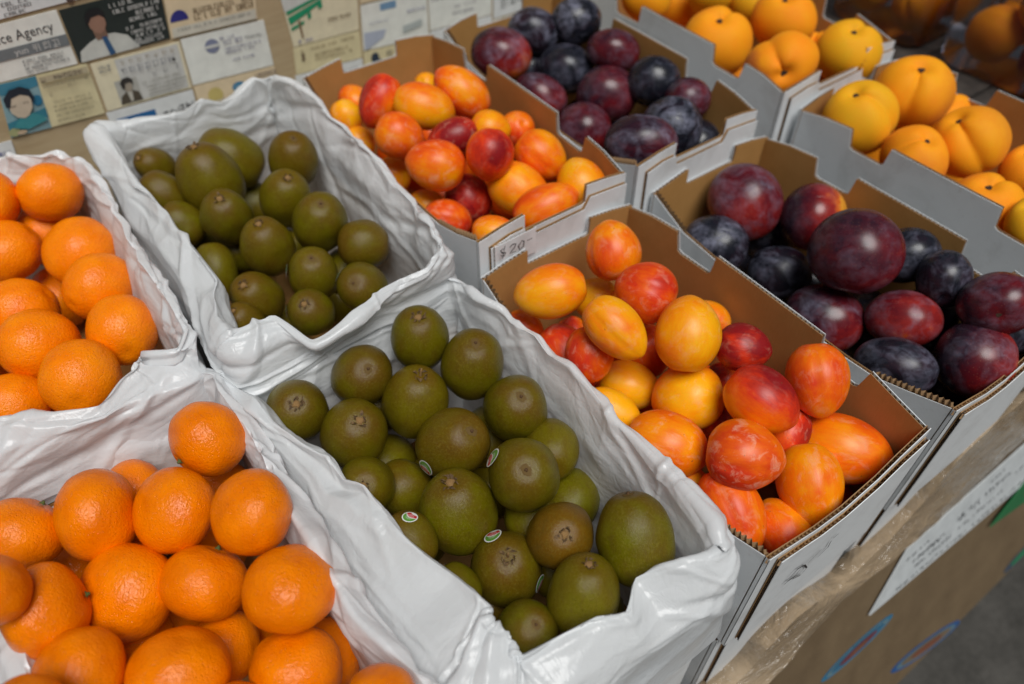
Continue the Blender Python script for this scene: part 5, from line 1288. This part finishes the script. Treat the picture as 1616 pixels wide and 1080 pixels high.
edge = [((-2.2, -.085, -1.5), (-2.2, -.22, -1.74)), ((-.6, -.085, -1.48), (-.6, -.2, -1.72)),
        ((0.1642,-0.0850,-1.4526), (0.3516,-0.1790,-1.5928)), ((0.3412,-0.0850,-1.2129), (0.6420,-0.1528,-1.5180)), ((0.5749,-0.0800,-1.1288), (0.9491,-0.1346,-1.4660)), ((0.9770,-0.0800,-1.3391), (1.2289,-0.1378,-1.4752)), ((1.2512,-0.0750,-1.3241), (1.5136,-0.1455,-1.4971)),
        ((1.4530,-0.0700,-1.2650), (1.7871,-0.1484,-1.5055)), ((1.6024,-0.0600,-1.1543), (2.0323,-0.1466,-1.5003)), ((1.8026,-0.0500,-0.8699), (2.4379,-0.1400,-1.4814)), ((2.3540,-0.0420,-0.7988), (2.9456,-0.1328,-1.4608)), ((3.0000,-0.0400,-0.8625), (3.6535,-0.1178,-1.4180)), ((4.6, -.04, -.9), (4.6, -.14, -1.4)), ((7.0, -.04, -.9), (7.0, -.14, -1.4))]
def skp(E, dz):
    z = E.z - dz; return Vector((E.x, min(-.12 + .35 * (z + 1.5) - .03, E.y - .02 - dz * .15), z))
sec = []
NS = 420
for i in range(NS + 1):
    q = i / NS * (len(edge) - 1); a = min(int(q), len(edge) - 2); t = q - a
    g_ = lambda k, w: cr(Vector(edge[max(a - 1, 0)][w]), Vector(edge[a][w]), Vector(edge[a + 1][w]), Vector(edge[min(a + 2, len(edge) - 1)][w]), t)
    A, E = g_(0, 0), g_(0, 1)
    x = A.x
    pr = [Vector((A.x, .03, A.z - .03)), A, A * .66 + E * .34, A * .33 + E * .67, E, E + Vector((0, .006, -.03)), E + Vector((0, .03, -.10)), E + Vector((0, .0, -.3))]
    sec.append([p + Vector((0, .008 * noise.noise(p * 6), .012 * abs(noise.noise(p * 7 + Vector((4, 4, 4)))) + .010 * noise.noise(p * 14))) for p in pr])
M_ = len(sec[0])
o = mk('wrapped_table_edge', [p for s in sec for p in s], [(i * M_ + j, i * M_ + j + 1, (i + 1) * M_ + j + 1, (i + 1) * M_ + j) for i in range(NS) for j in range(M_ - 1)], M['wrapped'], None, (1.5, -.1, -1.9), None, True); o.data.set_sharp_from_angle(angle=math.radians(28))
sol = o.modifiers.new('thickness', 'SOLIDIFY'); sol.thickness = .0012; sol.offset = -1
tag(o, 'brown paper edging in clear shiny film along the stall front', 'paper edging')

SN = Vector((0, -1, .35)).normalized()
def on_skirt(p, d): return Vector(p) + SN * d
tops = [s[4] for s in sec]
v = []
for p in tops: v += [Vector((p.x, -.12 + .35 * (p.z - .05 + 1.5), p.z - .05)), Vector((p.x, -.12 + .35 * (-2.92 + 1.5), -2.92))]
kq = len(v); v = [p - SN * .012 for p in v] + [p - SN * .04 for p in v]
sf = []
for i in range(len(tops) - 1): sf += [(2 * i, 2 * i + 2, 2 * i + 3, 2 * i + 1), (kq + 2 * i + 1, kq + 2 * i + 3, kq + 2 * i + 2, kq + 2 * i), (2 * i + 1, 2 * i + 3, kq + 2 * i + 3, kq + 2 * i + 1), (2 * i, kq + 2 * i, kq + 2 * i + 2, 2 * i + 2)]
M['skirt'] = mat_kraft('shade_darkened_cardboard', (.17, .12, .068), (.11, .075, .042))  # brown lowered in colour to stand in for shade below the overhanging edge
sko = mk('cardboard_skirt', v, sf, M['skirt'], None, (1.5, -.6, -2.92))
tag(sko, 'shade-darkened brown cardboard skirt leaning out below the sign, printed with ovals', 'cardboard')
def oval(p0, p1, wd, tints, name):
    p0, p1 = Vector(p0), Vector(p1); ax = (p1 - p0) / 2; ce = (p0 + p1) / 2; sd = ax.cross(SN).normalized() * wd
    for k, (sc, col) in enumerate(tints):
        vv = [ce + ax * sc * math.cos(2 * math.pi * i / 40) + sd * sc * (0.9 if k else 1) * math.sin(2 * math.pi * i / 40) - SN * (.0105 - .0016 * k) for i in range(40)]
        mk(name, vv, [tuple(range(40))], pcol(col, .6), sko, (1.5, -.6, -2.92))
oval((0.8426,-0.3235,-2.0815), (1.5401,-0.3281,-2.0947), .066, ((1, (.03, .15, .26)), (.86, (.12, .20, .23)), (.74, (.03, .12, .21)), (.52, (.15, .035, .04)), (.25, (.18, .08, .04))), 'printed_oval')
oval((1.5757,-0.5367,-2.6905), (2.4238,-0.6198,-2.9280), .08, ((1, (.02, .08, .24)), (.86, (.10, .17, .21)), (.72, (.15, .11, .07)), (.45, (.17, .06, .035))), 'printed_oval')
oval((2.9803,-0.5950,-2.8570), (3.4577,-0.5928,-2.8509), .06, ((1, (.04, .06, .09)), (.6, (.02, .20, .08))), 'printed_oval')

sg = [on_skirt((1.5980,-0.1370,-1.5484), .012), on_skirt((3.0520,-0.1422,-1.5633), .012), on_skirt((3.0668,-0.2857,-1.9735), .012), on_skirt((1.2550,-0.2387,-1.8390), .012)]
v = sg + [p - SN * .010 for p in sg]
M['sign'] = mat_flat('laminated_white_sign', (.55, .58, .59), .3, .06, 10.0)
sgo = mk('handwritten_sign', v, [(0, 1, 2, 3)[::-1], (4, 5, 6, 7), (0, 4, 5, 1), (1, 5, 6, 2), (2, 6, 7, 3), (3, 7, 4, 0)], M['sign'], None, tuple(sg[3]))
tag(sgo, 'laminated white sign with smudged black handwriting on the stall front', 'sign')
def SP(u, w, d=.002):
    p = (sg[0] * (1 - u) + sg[1] * u) * (1 - w) + (sg[3] * (1 - u) + sg[2] * u) * w
    return p + SN * d
sr = random.Random(9); st_ = []
for (u0, u1, w, h) in ((.14, .34, .50, .12), (.06, .20, .30, .05), (.40, .56, .42, .16), (.60, .78, .38, .10), (.18, .40, .68, .07), (.45, .75, .66, .05), (.12, .30, .90, .06), (.32, .55, .90, .06), (.58, .80, .91, .05), (.82, .95, .88, .06), (.62, .72, .18, .05), (.84, .95, .5, .08)):
    u = u0
    while u < u1:
        pts = []
        for k in range(sr.randint(3, 5)): pts.append(SP(u + sr.uniform(0, .022), w + sr.uniform(-.5, .5) * h))
        st_.append(pts); u += sr.uniform(.014, .028)
strokes('handwriting', st_, .009, tuple(SN), sgo, tuple(sg[3]))
pg = [on_skirt((3.0184,-0.2668,-1.9193), .02), on_skirt((3.5874,-0.2681,-1.9232), .02), on_skirt((3.7272,-0.4008,-2.3023), .02), on_skirt((2.5596,-0.3197,-2.0706), .02)]
v = pg + [p - SN * .006 for p in pg]
pgo = mk('fruit_poster', v, [(3, 2, 1, 0), (4, 5, 6, 7), (0, 4, 5, 1), (1, 5, 6, 2), (2, 6, 7, 3), (3, 7, 4, 0)], pcol((.02, .14, .05), .35), None, tuple(pg[3]))
tag(pgo, 'green printed poster with an orange fruit shape at the right edge', 'poster')
def PP(u, w, d=.002): return (pg[0] * (1 - u) + pg[1] * u) * (1 - w) + (pg[3] * (1 - u) + pg[2] * u) * w + SN * d
mk('printed_fruit', [PP(.62 + .34 * math.cos(a * math.pi / 12), .62 + .30 * math.sin(a * math.pi / 12)) for a in range(24)], [tuple(range(24))[::-1]], pcol((.62, .16, .015), .35), pgo, tuple(pg[3]))
mk('printed_fruit', [PP(.40 + .30 * math.cos(a * math.pi / 12), .10 + .09 * math.sin(a * math.pi / 12), .003) for a in range(24)], [tuple(range(24))[::-1]], pcol((.32, .02, .03), .35), pgo, tuple(pg[3]))

# ------------------------------------------------------------------ added dark crate and clear tubs at back right
def plank_crate(x0, x1, y0, y1, z0, z1, label):
    base = ((x0 + x1) / 2, (y0 + y1) / 2, z0); r = empty('added_dark_crate', base)
    n = 6; w = (y1 - y0) / n
    for i in range(n): mk('plank', *box_vf(x0, x1, y0 + i * w + .01, y0 + (i + 1) * w - .01, z1 - .06, z1), M['dark_wood'], r, base)
    for k in range(4):
        a, b = z0 + .02 + k * (z1 - z0 - .1) / 4, z0 + (k + 1) * (z1 - z0 - .1) / 4
        mk('plank', *box_vf(x0, x0 + .05, y0 + .02, y1 - .02, a, b), M['dark_wood'], r, base); mk('plank', *box_vf(x0 + .06, x1 - .06, y0 + .02, y0 + .07, a, b), M['dark_wood'], r, base)
    return tag(r, label, 'crate')
plank_crate(3.62, 6.6, .55, 3.95, -1.77, -.42, 'added crate under the clear tubs, dark planks standing in for darkness')  # made-up support; its dark planks stand in for the unlit space there

def mat_clear():
    b = N('clear_plastic_tub'); v = b.obj(False); n1 = b.noise(v, 40.0, 2.0, .5)
    gl = b.n('ShaderNodeBsdfGlossy'); b.set(gl.inputs['Roughness'], .12); b.set(gl.inputs['Color'], (.85, .85, .88)); b.set(gl.inputs['Normal'], b.bump(n1, .3, .002))
    tr = b.n('ShaderNodeBsdfTransparent'); b.set(tr.inputs[0], (.72, .72, .74))
    fr = b.n('ShaderNodeFresnel', IOR=1.45); fac = b.math('ADD', b.math('MULTIPLY', fr.outputs[0], .9), .05, clamp=True)
    mx = b.n('ShaderNodeMixShader'); b.set(mx.inputs[0], fac); b.t.links.new(tr.outputs[0], mx.inputs[1]); b.t.links.new(gl.outputs[0], mx.inputs[2]); b.t.links.new(mx.outputs[0], b.out.inputs[0])
    return b.m
M['clear'] = mat_clear()
def rrect(cx, cy, w, d, r, z, n=6):
    P = []
    for sx, sy, a0 in ((1, 1, 0), (-1, 1, 90), (-1, -1, 180), (1, -1, 270)):
        for i in range(n + 1):
            a = math.radians(a0 + 90 * i / n); P.append((cx + sx * (w / 2 - r) + r * math.cos(a), cy + sy * (d / 2 - r) + r * math.sin(a), z))
    return P
def tub(cx, cy, w, d, z0, h, label):
    base = (cx, cy, z0); r = empty('clear_tub', base)
    rings = [rrect(cx, cy, w * .84, d * .84, .12, z0 + .004), rrect(cx, cy, w * .90, d * .90, .13, z0 + .03), rrect(cx, cy, w, d, .14, z0 + h), rrect(cx, cy, w + .07, d + .07, .16, z0 + h + .005), rrect(cx, cy, w + .07, d + .07, .16, z0 + h - .03)]
    n = len(rings[0]); v = [p for q in rings for p in q]
    f = [(k * n + i, k * n + (i + 1) % n, (k + 1) * n + (i + 1) % n, (k + 1) * n + i) for k in range(len(rings) - 1) for i in range(n)] + [tuple(range(n))[::-1]]
    mk('tub_body', v, f, M['clear'], r, base, None, False)
    lid = [rrect(cx, cy, w + .08, d + .08, .16, z0 + h - .02), rrect(cx, cy, w + .08, d + .08, .16, z0 + h + .03), rrect(cx, cy, w * .93, d * .93, .14, z0 + h + .035), rrect(cx, cy, w * .88, d * .88, .14, z0 + h + .11)]
    v = [p for q in lid for p in q]
    f = [(k * n + i, k * n + (i + 1) % n, (k + 1) * n + (i + 1) % n, (k + 1) * n + i) for k in range(3) for i in range(n)] + [tuple(range(3 * n, 4 * n))]
    mk('lid', v, f, M['clear'], r, base)
    return tag(r, label, 'tub', 'clear plastic tubs at back right')
T1 = Vector((4.9869,2.7786,-0.4200)); tub(T1.x, T1.y, 1.05, .95, -.415, .62, 'clear plastic tub of peaches behind the back peach tray')
T3 = Vector((4.9742,1.6664,-0.4200)); tub(T3.x, T3.y, .95, 1.15, -.415, .66, 'clear plastic tub of red and orange fruit at the right edge')
def loose(p, s, col, label, grp):
    o = bpy.data.objects.new('peach', MESH['peach'][len(FOBJ) % 5]); COL.objects.link(o); FOBJ[label] = o
    o.location = Vector(p) * U; o.scale = (s * U,) * 3; o.rotation_euler = (frnd.uniform(0, 6), frnd.uniform(0, 1), frnd.uniform(0, 6)); o.color = col + (1,)
    tag(o, label, 'peach', grp)
NP = ('near-left', 'near-right', 'far-left', 'far-right')
for tt, cols, nm, g2 in ((T1, ((.7, 0, 0), (.6, 0, 0), (.6, 0, 0), (.6, .2, 0)), 'tub behind the back peach tray', 'peaches in the far tub'), (T3, ((.9, 1.6, 0), (.7, .2, 0), (.75, .3, 0), (.7, .2, 0)), 'tub at the right edge', 'fruit in the right tub')):
    for k in range(4):
        loose((tt.x + (-.22 if k % 2 == 0 else .22), tt.y + (-.22 if k < 2 else .23), -.17 + .01 * k), .205, cols[k], f'{NP[k]} lower peach inside the clear {nm}', g2)
    for k, (dx, dy) in enumerate(((-.2, -.02), (.22, .05))):
        loose((tt.x + dx, tt.y + dy, .12), .175, cols[k + 1], f'{("left", "right")[k]} upper peach inside the clear {nm}', g2)
